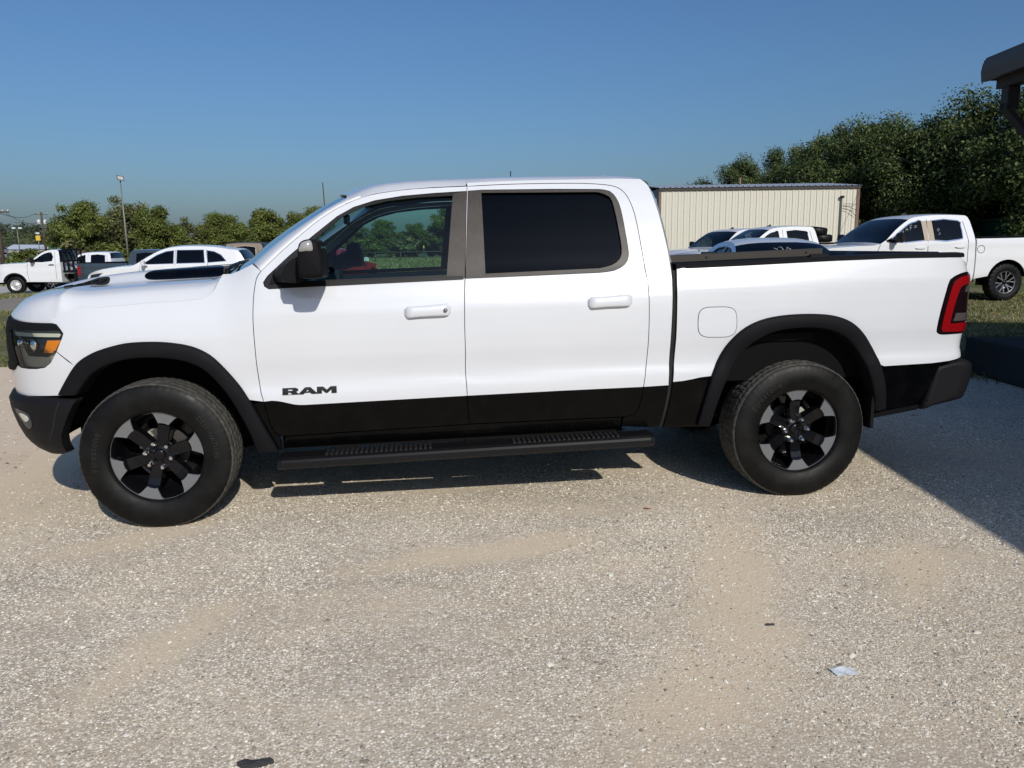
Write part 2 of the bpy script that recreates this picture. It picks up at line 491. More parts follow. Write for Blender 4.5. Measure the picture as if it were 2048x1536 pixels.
    mid = lambda a, b, t=.5: [tuple(lerp(p, q, t) for p, q in zip(x, y)) for x, y in zip(resample(a, 40), resample(b, 40))]
    FA, RA = mid(FFO, FFI), mid(FRO, FRI)
    HE = cat([(.384, 1.369), (.373, 1.341), (.349, 1.287), (.312, 1.263), (.266, 1.251), (.158, 1.244), (.027, 1.238), (-.23, 1.218), (-.40, 1.192), (-.463, 1.160)], 3)
    upto = lambda P, z: [p for p in P if p[1] >= z]
    below = lambda P, z: [p for p in P if p[1] < z]
    WT = [(.624, 1.335), (.630, 1.314), (.651, 1.301), (1.190, 1.318), (1.700, 1.333), (1.736, 1.819), (1.562, 1.809), (1.379, 1.794), (1.225, 1.770), (1.108, 1.734), (1.019, 1.685), (.887, 1.580), (.757, 1.471), (.645, 1.367)]
    GF = [(.80, 1.338), (1.608, 1.358), (1.662, 1.794), (1.47, 1.785), (1.288, 1.765), (1.153, 1.732), (1.037, 1.677), (.905, 1.565), (.812, 1.486)]
    WR = [(1.711, 1.336), (2.10, 1.346), (2.464, 1.356)]+cat([(2.464, 1.356), (2.547, 1.366), (2.612, 1.398), (2.637, 1.44), (2.639, 1.489), (2.630, 1.60), (2.618, 1.71), (2.600, 1.770), (2.565, 1.812), (2.506, 1.824)], 2)+[(2.241, 1.827), (1.829, 1.825), (1.747, 1.820)]
    GR = [(1.823, 1.361), (2.466, 1.380)]+cat([(2.466, 1.380), (2.538, 1.396), (2.588, 1.432), (2.602, 1.489), (2.594, 1.60), (2.580, 1.72), (2.560, 1.780), (2.500, 1.806)], 2)+[(2.476, 1.808), (1.823, 1.808)]

    cs = lambda *p: list(p)
    for mir in (False, True):
        s = 1 if mir else -1
        P = lambda name, outl, m, par, S=side, **kw: panel(name, S, outl, m, par, mir=mir, **kw)
        # fender
        fen = [(-.465, .992), (-.400, .940)]+[p for p in FA if p[0] > -.34 and p[1] > .68]+[(.592, .690)]+upto(DF, .69)[::-1]
        fen = fen+[(.561, 1.433), (.487, 1.400), (.438, 1.382), (.390, 1.380)]+[(u, z+.026*sstep(-.22, -.42, u)) for u, z in HE]+[(-.490, 1.180), (-.500, 1.142), (-.462, 1.134), (-.440, 1.112), (-.421, 1.087), (-.428, 1.063)]
        f = P('fender', fen, 'white_paint', T, res=.03)
        fl = [p for p in FA if p[0] > 0 and p[1] <= .69]+[(.60, .40), (.66, .40), (.66, .487)]+below(DF, .69)[::-1]
        P('lower_panel', fl, 'black_paint', f, res=.03)
        # front door
        tone = [(.592, .690), (.635, .693), (.665, .690), (.693, .684), (.722, .676), (.751, .668), (.781, .664), (.810, .663), (1.25, .673), (1.703, .684)]
        d = P('front_door', upto(DF, .69)+tone+upto(DM, .69)[::-1]+DT[::-1], 'white_paint', T, holes=[WT])
        P('lower_panel', below(DF, .69)+[(1.2, .501)]+below(DM, .69)[::-1]+tone[::-1], 'black_paint', d)
        P('window_trim', WT, 'trim_black', d, holes=[GF], off=-.004, depth=.03, gap=.001, res=.05)
        P('window_glass', GF, 'glass_front', d, off=-.018, depth=0, gap=-.004, res=.06)
        P('pillar_trim', [(1.606, 1.340), (1.7065, 1.338), (1.7400, 1.818), (1.660, 1.806)], 'faded_trim', d, off=.002, depth=.02, gap=.001)
        P('mirror_sail', [(.652, 1.322), (.80, 1.330), (.80, 1.470), (.76, 1.440), (.668, 1.362)], 'black_plastic', d, off=.004, depth=.02, gap=.002)
        P('belt_strip', [(.652, 1.301), (1.696, 1.333), (1.698, 1.352), (.80, 1.334), (.652, 1.322)], 'trim_black', d, off=.007, depth=.02, gap=.0005)
        # rear door
        tr = [(1.703, .684), (2.25, .694), (2.7145, .700)]
        DRr = DR[::-1]
        low_r = [p for p in DRr if p[1] < .69 and p[0] > 2.5]
        hi_r = [p for p in DRr if p[1] >= .70]
        e = P('rear_door', upto(DM, .69)+tr+hi_r, 'white_paint', T, holes=[WR])
        P('lower_panel', below(DM, .69)+[(2.2, .521)]+low_r+tr[::-1], 'black_paint', e)
        P('window_trim', WR, 'faded_trim', e, holes=[GR], off=.002, depth=.03, gap=.001, res=.05)
        P('window_glass', GR, 'glass_dark', e, off=-.014, depth=0, gap=-.004, res=.06)
        # handles
        for dr, u0, z0 in ((d, 1.373, 1.166), (e, 2.389, 1.196)):
            b = MB(); rows = []
            for i in range(17):
                t = i/16; u = u0+.252*t; w = .034*(max(.55, (min(t, 1-t)/.05)**.35) if min(t, 1-t) < .05 else 1)
                h = .033-.0025*math.sin(math.pi*min(1, t/.72))
                pr = .010+.022*min(1, min(t, 1-t)/.10)
                row = []
                for a in range(12):
                    an = 2*math.pi*a/12; ca, sa = math.cos(an), math.sin(an)
                    zz = z0+u*0+.012*(t-.5)+h*math.copysign(abs(ca)**.6, ca)*(w/.034); of = pr*(.5+.5*math.copysign(abs(sa)**.6, sa))-.004
                    row.append(side(u, zz, of))
                rows.append(row)
            b.loft(rows, closed=True, cap=True)
            hd = b.build('door_handle', 'white_paint', dr, mir=mir)
            if dr is d and not mir:
                k = MB(); c = Vector(side(u0+.222, z0+.006, .038)); k.lathe([(0, -.004), (.009, -.004), (.011, 0), (.011, .01)], 16, c=c); k.build('lock_cylinder', 'machined', dr)
        # badge letters on the door
        glyph = {'R': ([(0, 0), (.38, 0), (.38, .34), (.52, .34), (.72, 0), (1.12, 0), (.90, .40), (1.06, .55), (1.06, .82), (.88, 1), (0, 1)], [(.38, .56), (.38, .78), (.68, .78), (.68, .56)]),
                 'A': ([(0, 0), (.38, 0), (.47, .2), (.83, .2), (.92, 0), (1.32, 0), (.84, 1), (.48, 1)], [(.54, .38), (.65, .68), (.76, .38)]),
                 'M': ([(0, 0), (.33, 0), (.33, .55), (.60, .06), (.72, .06), (.99, .55), (.99, 0), (1.34, 0), (1.34, 1), (.92, 1), (.67, .52), (.42, 1), (0, 1)], None)}
        order = 'RAM'; pos = {'R': 0.0, 'A': 1.05, 'M': 2.33}
        for ch in order:
            o, h = glyph[ch]; sc_x = .291/3.67; hh = .036
            tx = pos[ch]*sc_x if not mir else (3.67-pos[ch]-(1.34 if ch != 'R' else 1.12))*sc_x
            def tf(p, w=1.34 if ch != 'R' else 1.12):
                px = p[0] if not mir else w-p[0]
                u = .695+tx+px*sc_x; return (u, .725+.012*(u-.695)+p[1]*hh)
            P('badge_letter', [tf(p) for p in o], 'trim_black', d, off=.005, depth=.006, gap=0, res=.03, holes=[[tf(p) for p in h]] if h else [])
        # cab side behind the doors, roof rail and rocker
        rail = [(1.743, 1.868), (1.95, 1.877), (2.15, 1.882), (2.40, 1.885), (2.62, 1.888), (2.755, 1.885)]
        cab = DR+[(2.60, .47), (2.83, .444)]+CR[::-1]+rail[::-1]
        zt = lambda p: p[1] >= .70
        c_hi = [p for p in DR if zt(p)]+[(2.7145, .701), (2.866, .705)]+[p for p in CR[::-1] if p[1] > .705]+rail[::-1]
        cb = P('cab_side', c_hi, 'white_paint', T, res=.035)
        c_lo = [(2.7145, .699)]+[p for p in DR if p[1] < .69 and p[0] > 2.5]+[(2.60, .462), (2.83, .444)]+[p for p in CR[::-1] if p[1] < .70]+[(2.866, .703)]
        P('lower_panel', c_lo, 'black_paint', cb, res=.035)
        P('rocker_panel', [(.668, .432), (1.7, .448), (2.60, .462), (2.60, .519), (1.714, .512), (.69, .482)], 'black_paint', T, off=-.012, depth=.03, res=.05)
        b = MB(); b.box(.66, 2.62, -.885, -.82, .398, .50); b.build('inner_sill', 'underbody', T, mir=mir)
        P('gap_filler', [(2.825, .46), (2.90, .46), (2.935, .73), (2.935, 1.36), (2.86, 1.36), (2.855, .73)], 'dark_shell', T, off=-.016, depth=0, gap=0, res=.1)
        # A pillar
        LP = resample([p for p in DT if p[0] < 1.3], 14)
        G1 = resample(cat([(.545, -.775, 1.437), (.625, -.745, 1.510), (.736, -.72, 1.595), (.917, -.683, 1.713), (1.03, -.655, 1.778), (1.092, -.61, 1.812), (1.20, -.57, 1.852)], 4), 14)
        b = MB(); rows = []
        for (u, z), g in zip(LP, G1):
            a = Vector(side(u, z, -.001)); g = Vector(g); m1 = (a+g)/2; out = Vector((-.35, -.75, .55)).normalized()
            rows.append([tuple(Vector(side(u, z, -.03))), tuple(a), tuple(lerp(a, g, .3)+out*.012), tuple(lerp(a, g, .65)+out*.013), tuple(g), tuple(g+Vector((.02, .06, -.03)))])
        b.loft(rows, flip=True)
        b.build('windshield_pillar', 'white_paint', T, mir=mir)
        # bed side
        tb = [(2.890, .724), (2.948, .727), (3.007, .736), (3.052, .745), (3.110, .750)]
        BF = cat([(2.907, 1.375), (2.901, 1.251), (2.900, .974), (2.890, .726), (2.875, .586), (2.854, .443)], 3)
        bed = [p for p in BF if p[1] > .727]+tb+[p for p in RA if p[1] > .75 or (p[1] > .78 and p[0] > 4)]
        bed = [p for p in BF if p[1] > .727]+tb+[p for p in RA if (p[0] < 3.7 and p[1] > .75) or (p[0] >= 3.7 and p[1] > .776)]
        bed += [(4.176, .776), (4.478, .785), (4.60, .795), (4.70, .808), (4.755, .815), (4.80, .83), (4.815, .96)]
        lamp = cat([(4.815, .957), (4.70, .957), (4.602, .957), (4.530, .957), (4.500, .968), (4.491, .995), (4.503, 1.1), (4.540, 1.255), (4.562, 1.286), (4.60, 1.304), (4.66, 1.318), (4.74, 1.322), (4.815, 1.322)], 2)
        bed += lamp+[(4.80, 1.345), (4.74, 1.372), (4.690, 1.395), (4.655, 1.412), (4.639, 1.415), (4.249, 1.413), (3.835, 1.404), (3.286, 1.386)]
        bs = P('bed_side', bed, 'white_paint', T, res=.035)
        bl = [p for p in BF if p[1] <= .727]+[(3.134, .436)]+[p for p in RA if p[0] < 3.5 and p[1] <= .75]+tb[::-1]
        P('lower_panel', bl, 'black_paint', bs)
        br = [p for p in RA if p[0] > 3.7 and p[1] <= .776][::-1]+[(4.176, .774), (4.478, .783), (4.60, .793), (4.60, .58), (4.427, .528), (4.169, .483)]
        P('lower_panel', [(4.130, .485), (4.169, .483), (4.427, .528), (4.60, .57), (4.60, .79), (4.478, .783), (4.130, .773)], 'black_paint', bs, off=-.003)
        P('valance', [(4.150, .445), (4.44, .495), (4.44, .53), (4.17, .485)], 'black_plastic', bs, off=.004, depth=.06)
        fd = cat([(3.027, 1.102), (3.038, 1.133), (3.070, 1.150), (3.13, 1.152), (3.197, 1.150), (3.236, 1.135), (3.253, 1.097), (3.255, 1.031), (3.242, .996), (3.204, .979), (3.14, .978), (3.077, .981), (3.040, 1.000), (3.027, 1.037)], 3, True)
        if not mir:
            P('fuel_door_gap', fd, 'dark_shell', bs, off=.0006, depth=0, gap=-.0015, res=.05)
            P('fuel_door', fd, 'fuel_white', bs, off=.0022, depth=.003, gap=.002, res=.04)
        # tail lamp
        tl = P('tail_lamp', lamp, 'dark_lens', T, off=.004, depth=.05, gap=.003, res=.025)
        P('red_strip', cat([(4.520, .985), (4.53, .975), (4.60, .972), (4.80, .972), (4.80, 1.022), (4.60, 1.022), (4.568, 1.03), (4.585, 1.13), (4.612, 1.215), (4.65, 1.248), (4.80, 1.262), (4.80, 1.308), (4.70, 1.304), (4.62, 1.292), (4.575, 1.262), (4.553, 1.21), (4.528, 1.10), (4.516, 1.01)], 2, True), 'red_lens', tl, off=.009, depth=.006, gap=0, res=.02)
        P('reverse_lens', [(4.655, 1.205), (4.805, 1.205), (4.805, 1.25), (4.68, 1.242)], 'clear_lens', tl, off=.008, depth=.005, gap=.002, res=.02)
        P('signal_lens', [(4.585, 1.035), (4.805, 1.035), (4.805, 1.080), (4.602, 1.085)], 'clear_lens', tl, off=.008, depth=.005, gap=.002, res=.02)
        # flares and wheel wells
        for nm, O, I, cx in (('wheel_flare', FFO, FFI, 0.0), ('wheel_flare', FRO, FRI, 3.672)):
            b = MB(); rows = []
            for o, i in zip(resample(O, 60), resample(I, 60)):
                q = lambda t, of: side(lerp(o[0], i[0], t), lerp(o[1], i[1], t), of)
                rows.append([q(0, -.01), q(0, .020), q(.03, .026), q(.12, .031), q(.5, .036), q(.9, .034), q(.98, .028), q(1.0, .018), q(1.02, -.08)])
            b.loft(rows, flip=True, cap=False)
            ends = []
            fl = b.build(nm, 'black_plastic', T, mir=mir)
            b = MB(); rows = []                                   # liner: barrel round the wheel, closed at the inner side
            A = resample([lerp_pt for lerp_pt in I], 40)
            for (u, z) in A:
                x, y, _ = side(u, z, 0); dx, dz = x-cx, z-.40; l = math.hypot(dx, dz); f1 = 1.03
                rows.append([(x, y+.02, z), (cx+dx*f1, y+.08, .40+dz*f1), (cx+dx*f1, -.58, .40+dz*f1), (cx+dx*.2, -.57, .40+dz*.2)])
            b.loft(rows, smooth=False)
            b.build('wheel_well_liner', 'liner', T, mir=mir)
        # bed inner wheel-well shelf seen above the rear tyre
        b = MB(); b.box(3.38, 3.78, -.90, -.62, .93, .985, .008); b.build('wheel_well_shelf', 'black_plastic', T, mir=mir)
        b = MB(); b.box(4.115, 4.135, -.99, -.72, .40, .60); b.build('mud_flap', 'black_plastic', T, mir=mir)
        # headlight
        HL = cat([(-.850, 1.092), (-.74, 1.097), (-.635, 1.098), (-.53, 1.099), (-.44, 1.100), (-.423, 1.084), (-.430, 1.063), (-.465, .992), (-.505, .935), (-.545, .909), (-.60, .900), (-.669, .897), (-.74, .899), (-.770, .915), (-.79, .955), (-.818, 1.025)], 2, True)
        hl = P('headlight', HL, 'lamp_silver', T, off=-.035, depth=.03, gap=-.001, res=.03)
        P('lamp_bezel', [(-.80, 1.075), (-.44, 1.078), (-.47, 1.0), (-.55, .955), (-.70, .955)], 'lamp_dark', hl, off=-.026, depth=.01, gap=.003, res=.04)
        P('running_light', [(-.80, 1.066), (-.45, 1.066), (-.437, 1.086), (-.82, 1.088)], 'lamp_white', hl, off=-.010, depth=.012, gap=.001, res=.04)
        P('amber_reflector', [(-.553, .982), (-.497, .982), (-.490, .992), (-.474, .997), (-.448, 1.050), (-.523, 1.050)], 'amber', hl, off=-.008, depth=.012, gap=.001, res=.03)
        b = MB(); c = Vector(side(-.645, 1.018, -.022)); n = (Vector(side(-.645, 1.018, 0))-c).normalized()
        rows = []
        tx = Vector((0, 0, 1)).cross(n).normalized(); tz = n.cross(tx)
        for i in range(7):
            a = i/6*math.pi/2; rows.append([tuple(c+n*(.018*math.sin(a))+(tx*math.cos(t*math.pi/8)+tz*math.sin(t*math.pi/8))*.040*math.cos(a)) for t in range(16)])
        b.loft(rows, closed=True); b.build('projector_lens', 'mirror_glass', hl, mir=mir)
        b = MB(); c2 = Vector(side(-.73, 1.03, -.020)); b.lathe([(0, -.02), (.022, -.015), (.028, .0), (.03, .02)], 14, c=c2); b.build('low_beam_lens', 'mirror_glass', hl, mir=mir)
        P('lens_cover', HL, 'lens_clear', hl, off=.001, depth=.0, gap=.001, res=.03)
        P('headlight_trim', cat([(-.850, 1.096), (-.74, 1.100), (-.635, 1.101), (-.53, 1.102), (-.445, 1.103), (-.425, 1.088)], 2)+cat([(-.425, 1.090), (-.441, 1.114), (-.462, 1.134), (-.490, 1.140), (-.56, 1.141), (-.642, 1.142), (-.74, 1.146), (-.84, 1.152), (-.95, 1.158)], 2)+[(-.95, 1.096)], 'black_plastic', T, off=.012, depth=.04, gap=0, res=.03)
        # front fascia (white corner under the lamp)
        fa = [(-.400, .935), (-.465, .989), (-.507, .931), (-.547, .905), (-.60, .896), (-.669, .893), (-.745, .895), (-.775, .905), (-.82, .885), (-.95, .872), (-1.2, .868), (UC, .868), (UC, .735), (-1.0, .735), (-.88, .732), (-.783, .736), (-.65, .744), (-.505, .752), (-.42, .755), (-.40, .80), (-.36, .86), (-.33, .89)]
        P('front_fascia', fa, 'white_paint', T, res=.03, off=.0, gap=.0006)
        # front bumper
        bm = [(UC, .74), (-1.1, .742), (-.8, .742), (-.60, .742), (-.372, .739), (-.400, .688), (-.45, .61), (-.507, .52), (-.535, .425), (-.60, .40), (-.75, .385), (-1.0, .38), (UC, .38)]
        fb = P('front_bumper', bm, 'grey_plastic', T, S=bump, depth=.06, res=.03)
        P('fog_lamp_pocket', cat([(-.815, .665), (-.70, .655), (-.675, .63), (-.69, .575), (-.74, .555), (-.78, .60)], 3, True), 'lamp_dark', fb, S=bump, off=.003, depth=.006, gap=0, res=.03)
        P('fog_lamp', cat([(-.765, .645), (-.705, .637), (-.695, .612), (-.735, .600)], 3, True), 'lamp_white', fb, S=bump, off=.007, depth=.006, gap=0, res=.03)
        P('bumper_seam', [(-.468, .725), (-.461, .725), (-.53, .575), (-.60, .49), (-.607, .495), (-.537, .580)], 'dark_shell', fb, S=bump, off=.001, depth=0, gap=0, res=.03)
        # mirror
        b = MB()
        arm0 = [(.67, 1.335), (.80, 1.340), (.82, 1.42), (.76, 1.445), (.69, 1.41)]
        arm1 = [(.785, 1.342), (.90, 1.352), (.90, 1.455), (.86, 1.478), (.785, 1.425)]
        rows = []
        for t, y in ((0, -.92), (.3, -.985), (.75, -1.07), (1, -1.17)):
            rows.append([(lerp(p[0], q[0], t), y, lerp(p[1], q[1], t)) for p, q in zip(cat(arm0, 2, True), cat(arm1, 2, True))])
        b.loft(rows, closed=True, cap=True, flip=True)
        mr = b.build('side_mirror', 'black_plastic', T, mir=mir)
        hs = cat([(.866, 1.40), (.864, 1.46), (.870, 1.520), (.884, 1.546), (.915, 1.557), (.955, 1.553), (.970, 1.542), (.983, 1.49), (.990, 1.43), (.989, 1.378), (.980, 1.363), (.93, 1.360), (.885, 1.363), (.870, 1.375)], 2, True)
        cx, cz = .925, 1.46; rows = []
        for y, f in ((-1.04, .86), (-1.06, .96), (-1.10, 1.0), (-1.18, 1.0), (-1.26, .99), (-1.284, .965), (-1.296, .91), (-1.301, .7), (-1.302, .02)):
            rows.append([(cx+(x-cx)*f, y, cz+(z-cz)*f) for x, z in hs])
        b = MB(); b.loft(rows, closed=True, cap=True, flip=True)
        b.build('mirror_housing', 'black_plastic', mr, mir=mir)
        b = MB(); b.add([(.9905, -1.07, 1.39), (.9905, -1.24, 1.39), (.9775, -1.23, 1.52), (.9775, -1.08, 1.52)], [(0, 1, 2, 3)]); b.build('mirror_glass', 'mirror_glass', mr, mir=mir)
        ts = cat([(.874, 1.495), (.882, 1.530), (.900, 1.546), (.940, 1.549), (.950, 1.500), (.91, 1.496)], 3, True)
        rows = [[(x, y, z) for x, z in [(.91+(p[0]-.91)*f, 1.52+(p[1]-1.52)*f) for p in ts]] for y, f in ((-1.255, 1.0), (-1.293, .97), (-1.302, .85), (-1.303, .02))]
        b = MB(); b.loft(rows, closed=True, flip=True); b.build('turn_signal', 'signal_clear', mr, mir=mir)
        # running board
        b = MB(); rows = []
        sec = [(-.885, .030), (-.90, .050), (-1.015, .047), (-1.040, .038), (-1.048, .026), (-1.046, -.004), (-1.036, -.014), (-.93, -.014), (-.89, .0)]
        for i in range(13):
            x = .650+2.125*i/12; f = 1.0 if 0 < i < 12 else .90; zo = .328+(x-.65)*.022
            rows.append([(x, -.96+(y+.96)*f, zo+.025+(z-.025)*f) for y, z in sec])
        rows.insert(1, [(.675, y, .328+.0005+z) for y, z in sec]); rows.insert(-1, [(2.750, y, .328+.0462+z) for y, z in sec])
        b.loft(rows, closed=True, cap=True, smooth=False, flip=True)
        rb = b.build('running_board', 'step_metal', T, mir=mir)
        for x0, x1 in ((.90, 1.50), (1.95, 2.58)):
            b = MB(); z = lambda x: .328+(x-.65)*.022+.0492
            n = 22
            b.loft([[(x0, -.905, z(x0)), (x0, -1.012, z(x0)-.003)], [(x1, -.905, z(x1)), (x1, -1.012, z(x1)-.003)]], smooth=False)
            for j in range(n):
                x = x0+(x1-x0)*(j+.25)/n; w = (x1-x0)/n*.55
                for y0, y1 in ((-.907, -.938), (-.944, -.976), (-.982, -1.010)):
                    b.box(x, x+w, y1, y0, z(x)-.004, z(x)+.006)
            b.build('step_pad', 'step_pad', rb, mir=mir)
        for x in (1.02, 1.74, 2.50):
            zb = .328+(x-.65)*.022
            b = MB(); b.loft([[(xx, -.93, zb+.01), (xx, -.88, zb+.02), (xx, -.78, .42), (xx, -.70, .46), (xx, -.70, .50), (xx, -.80, .47), (xx, -.90, zb+.055), (xx, -.93, zb+.05)] for xx in (x-.055, x+.055)], closed=True, smooth=False, cap=True); b.build('bracket', 'underbody', rb, mir=mir)
        # bed rail cap + tonneau rail
        b = MB(); rows = []
        for i in range(25):
            u = 2.905+(4.665-2.905)*i/24; zb = interp(u, [(2.9, 1.374), (3.286, 1.385), (3.835, 1.404), (4.25, 1.413), (4.665, 1.413)])
            y0 = -side(u, zb, 0)[1]
            rows.append([(u, -y0-.003, zb-.006), (u, -y0-.004, zb+.010), (u, -y0+.008, zb+.020), (u, -.86, zb+.024), (u, -.855, zb-.03)])
        b.loft(rows, smooth=False, flip=True); b.build('bed_rail_cap', 'grey_plastic', T, mir=mir)
        b = MB(); rows = []
        for x in ((2.885, 3.80) if not mir else (2.885, 2.90)):
            zb = 1.404+(x-2.885)*.031
            rows.append([(x, -.900, zb), (x, -.900, zb+.036), (x, -.895, zb+.040), (x, -.86, zb+.040), (x, -.86, zb)])
        b.loft(rows, closed=True, cap=True, smooth=False, flip=True)
        tr_ = b.build('tonneau_rail', 'alu_rail', T, mir=mir)
        for x in (3.10, 3.70):
            k = MB(); k.lathe([(0, -.904), (.006, -.904), (.006, -.899)], 10, c=(x, 0, 1.424+(x-2.885)*.031), smooth=False); k.build('rail_bolt', 'trim_black', tr_, mir=mir)
        b = MB(); b.box(3.72, 3.84, -.915, -.865, 1.409, 1.440, .004); b.build('rail_clamp', 'trim_black', tr_, mir=mir)
        # wiper
        if not mir:
            b = MB(); b.tube([(.38, -.70, 1.385), (.345, -.45, 1.415), (.33, -.1, 1.432), (.32, .05, 1.430)], .010, 6); b.tube([(.43, -.72, 1.405), (.37, -.35, 1.435), (.35, .0, 1.440)], .008, 6)
            b.build('wiper', 'trim_black', T)
        else:
            b = MB(); b.tube([(.33, .02, 1.43), (.34, .3, 1.43), (.38, .62, 1.40)], .010, 6); b.tube([(.36, .05, 1.44), (.37, .35, 1.435), (.42, .66, 1.415)], .008, 6); b.build('wiper', 'trim_black', T)

    # ---- hood
    hp = [side(u, z, -.001) for u, z in HE]+[side(u, z, -.002) for u, z in cat([(-.480, 1.150), (-.56, 1.146), (-.642, 1.146), (-.74, 1.150), (-.84, 1.156), (-.95, 1.162), (-1.1, 1.165), (-1.3, 1.166), (UC, 1.166)], 3)]
    near = [(p[0], p[1]) for p in hp]; zs = [p[2] for p in hp]
    front = sorted([(-p[1], p[0]) for p in near if p[0] < -.35])
    xf = lambda a: interp(a, front)
    nose = lambda q: .085*math.exp(-max(q, 0)/.055)
    edge = sorted([(p[0], -p[1], z+nose(p[0]-xf(min(-p[1], .93)))) for p, z in zip(near, zs) if p[0] > -.80])
    ye = lambda x: interp(x, [(a, b) for a, b, c in edge]); ze = lambda x: interp(x, [(a, c) for a, b, c in edge])
    zc = table([(-1.0, 1.235), (-.88, 1.262), (-.75, 1.300), (-.6, 1.340), (-.45, 1.366), (-.27, 1.388), (0, 1.403), (.2, 1.412), (.5, 1.42)], -1.1, .6, .05)
    dome = table([(0, 1.0), (.30, 1.0), (.375, .985), (.41, .94), (.49, .66), (.52, .61), (.57, .595), (.745, .600), (.87, .52), (.93, .40), (.957, .30), (1.0, 0), (1.1, -.8)], 0, 1.1, .012, .004)
    flat = table([(0, 1.0), (.4, .93), (.6, .80), (.75, .64), (.87, .46), (.94, .28), (1.0, 0), (1.1, -.6)], 0, 1.1, .03, .004)
    def H(x, y, off=0.0):
        a = abs(y); r = min(1.09, a/ye(x)); t = sstep(-.82, -.40, x); pr = lerp(flat(r), dome(r), t); e = ze(x)
        return (x, y, e+(zc(x)-e)*pr-nose(x-xf(min(a, .93)))+off)
    xr = lambda a: .255+.130*(a/.875)**2
    rear = [(xr(abs(y)), y) for y in np.linspace(.86, -.86, 25)]
    ol = rear+near[1:]+[(x, -y) for x, y in near[1:-1][::-1]]
    hood = panel('hood', H, ol, 'white_paint', T, res=.022, depth=.035, gap=.0015, dark=False)
    for s in (-1, 1):
        F = lambda L_: [(x, s*y) for x, y in L_]
        # black hood decal on the dome flank, and louvred vent ahead of it
        dec = cat([(-.165, .405), (-.13, .455), (-.02, .472), (.12, .476), (.27, .478), (.288, .42), (.268, .33), (.22, .29), (.05, .30), (-.10, .345)], 3, True)
        panel('hood_decal', H, F(dec), 'black_paint', hood, off=.003, depth=.004, gap=0, res=.025)
        ven = cat([(-.66, .480), (-.50, .500), (-.375, .490), (-.360, .425), (-.40, .385), (-.53, .425)], 3, True)
        panel('hood_vent', H, F(ven), 'dark_shell', hood, off=.002, depth=.004, gap=0, res=.025)
        for i in range(5):
            x0 = -.60+.046*i
            panel('vent_louvre', H, F([(x0, .474), (x0+.022, .476), (x0+.040, .425+.01*(4-i)*.6), (x0+.018, .425+.012*(4-i)*.6)]), 'grey_plastic', hood, off=.009, depth=.008, gap=0, res=.03)
    # cowl, windshield, roof
    b = MB(); rows = []
    for y in np.linspace(-.86, .86, 21):
        a = abs(y); x0 = xr(a)+.006; z0 = H(xr(a)-.004, y)[2]; gx = .40+.085*(a/.86)**2 if a < .8 else .40+.085*(a/.86)**2
        rows.append([(x0, y, z0-.015), (lerp(x0, gx, .5), y, z0-.012), (gx+.03, y, z0-.006)])
    b.loft(rows, smooth=False, flip=True); b.build('cowl', 'black_plastic', T)
    WS = cat([(.440, -.835, 1.378), (.485, -.805, 1.398), (.545, -.775, 1.437), (.625, -.745, 1.510), (.736, -.72, 1.595), (.917, -.683, 1.713), (1.03, -.655, 1.778), (1.092, -.61, 1.812)], 4)
    b = MB(); rows = []
    for i, g in enumerate(WS):
        t = i/(len(WS)-1); bow = lerp(.13, .10, t); row = []
        for j in range(17):
            w = 1-2*j/16; row.append((g[0]-bow*(1-abs(w)**2.2), g[1]*w, g[2]+.030*(1-abs(w)**2.2)*lerp(1, .9, t)-.004))
        rows.append(row)
    b.loft(rows, flip=False); b.build('windshield', 'glass_shield', T)
    # roof
    b = MB(); rows = []
    st = [1.062, 1.10, 1.15, 1.22, 1.30, 1.40, 1.55, 1.735, 1.7432, 1.95, 2.15, 2.40, 2.60, 2.70, 2.755, 2.79, 2.815]
    z58 = table([(1.06, 1.806), (1.142, 1.842), (1.2, 1.862), (1.255, 1.873), (1.35, 1.884), (1.472, 1.892), (1.887, 1.906), (2.268, 1.912), (2.60, 1.912), (2.72, 1.909), (2.78, 1.893), (2.82, 1.855)], 1.0, 2.9, .02)
    zrail = lambda u: interp(u, [(1.062, 1.754), (1.15, 1.787), (1.22, 1.808), (1.30, 1.820), (1.40, 1.832), (1.55, 1.843), (1.735, 1.850), (1.7431, 1.866), (1.95, 1.875), (2.15, 1.880), (2.40, 1.883), (2.62, 1.886), (2.755, 1.883), (2.79, 1.868), (2.815, 1.835)])
    for u in st:
        half = []
        e0 = side(u, zrail(u), -.001); half.append(e0)
        zz = z58(u); yy = e0[1]
        bow = lerp(.10, 0, sstep(1.06, 1.5, u)); bk = lerp(0, -.03, sstep(2.6, 2.8, u))
        for y, dz in ((lerp(yy, -.60, .35), lerp(e0[2], zz, .55)), (lerp(yy, -.60, .7), lerp(e0[2], zz, .85)), (-.60, zz), (-.50, zz+.010), (-.35, zz+.020), (-.18, zz+.027)):
            half.append((u-(bow+bk)*(1-(y/.62)**2 if abs(y) < .62 else 0), y, dz))
        row = half+[(u-(bow+bk), 0, zz+.030)]+[(x, -y, z) for x, y, z in half[::-1]]
        rows.append(row)
    b.loft(rows, flip=True); b.build('roof', 'white_paint', T)
    b = MB(); rows = []
    for i in range(7):
        t = i/6; a = math.sin(math.pi*t)**.5 if 0 < t < 1 else .02
        rows.append([(2.635+.14*t, .048*a*math.cos(q*math.pi/6), 1.934+.034*a*max(0, math.sin(q*math.pi/6))) for q in range(7)])
    b.loft(rows, flip=False); b.build('roof_antenna', 'fuel_white', T)
    # cab back wall with window
    b = MB(); rows = []
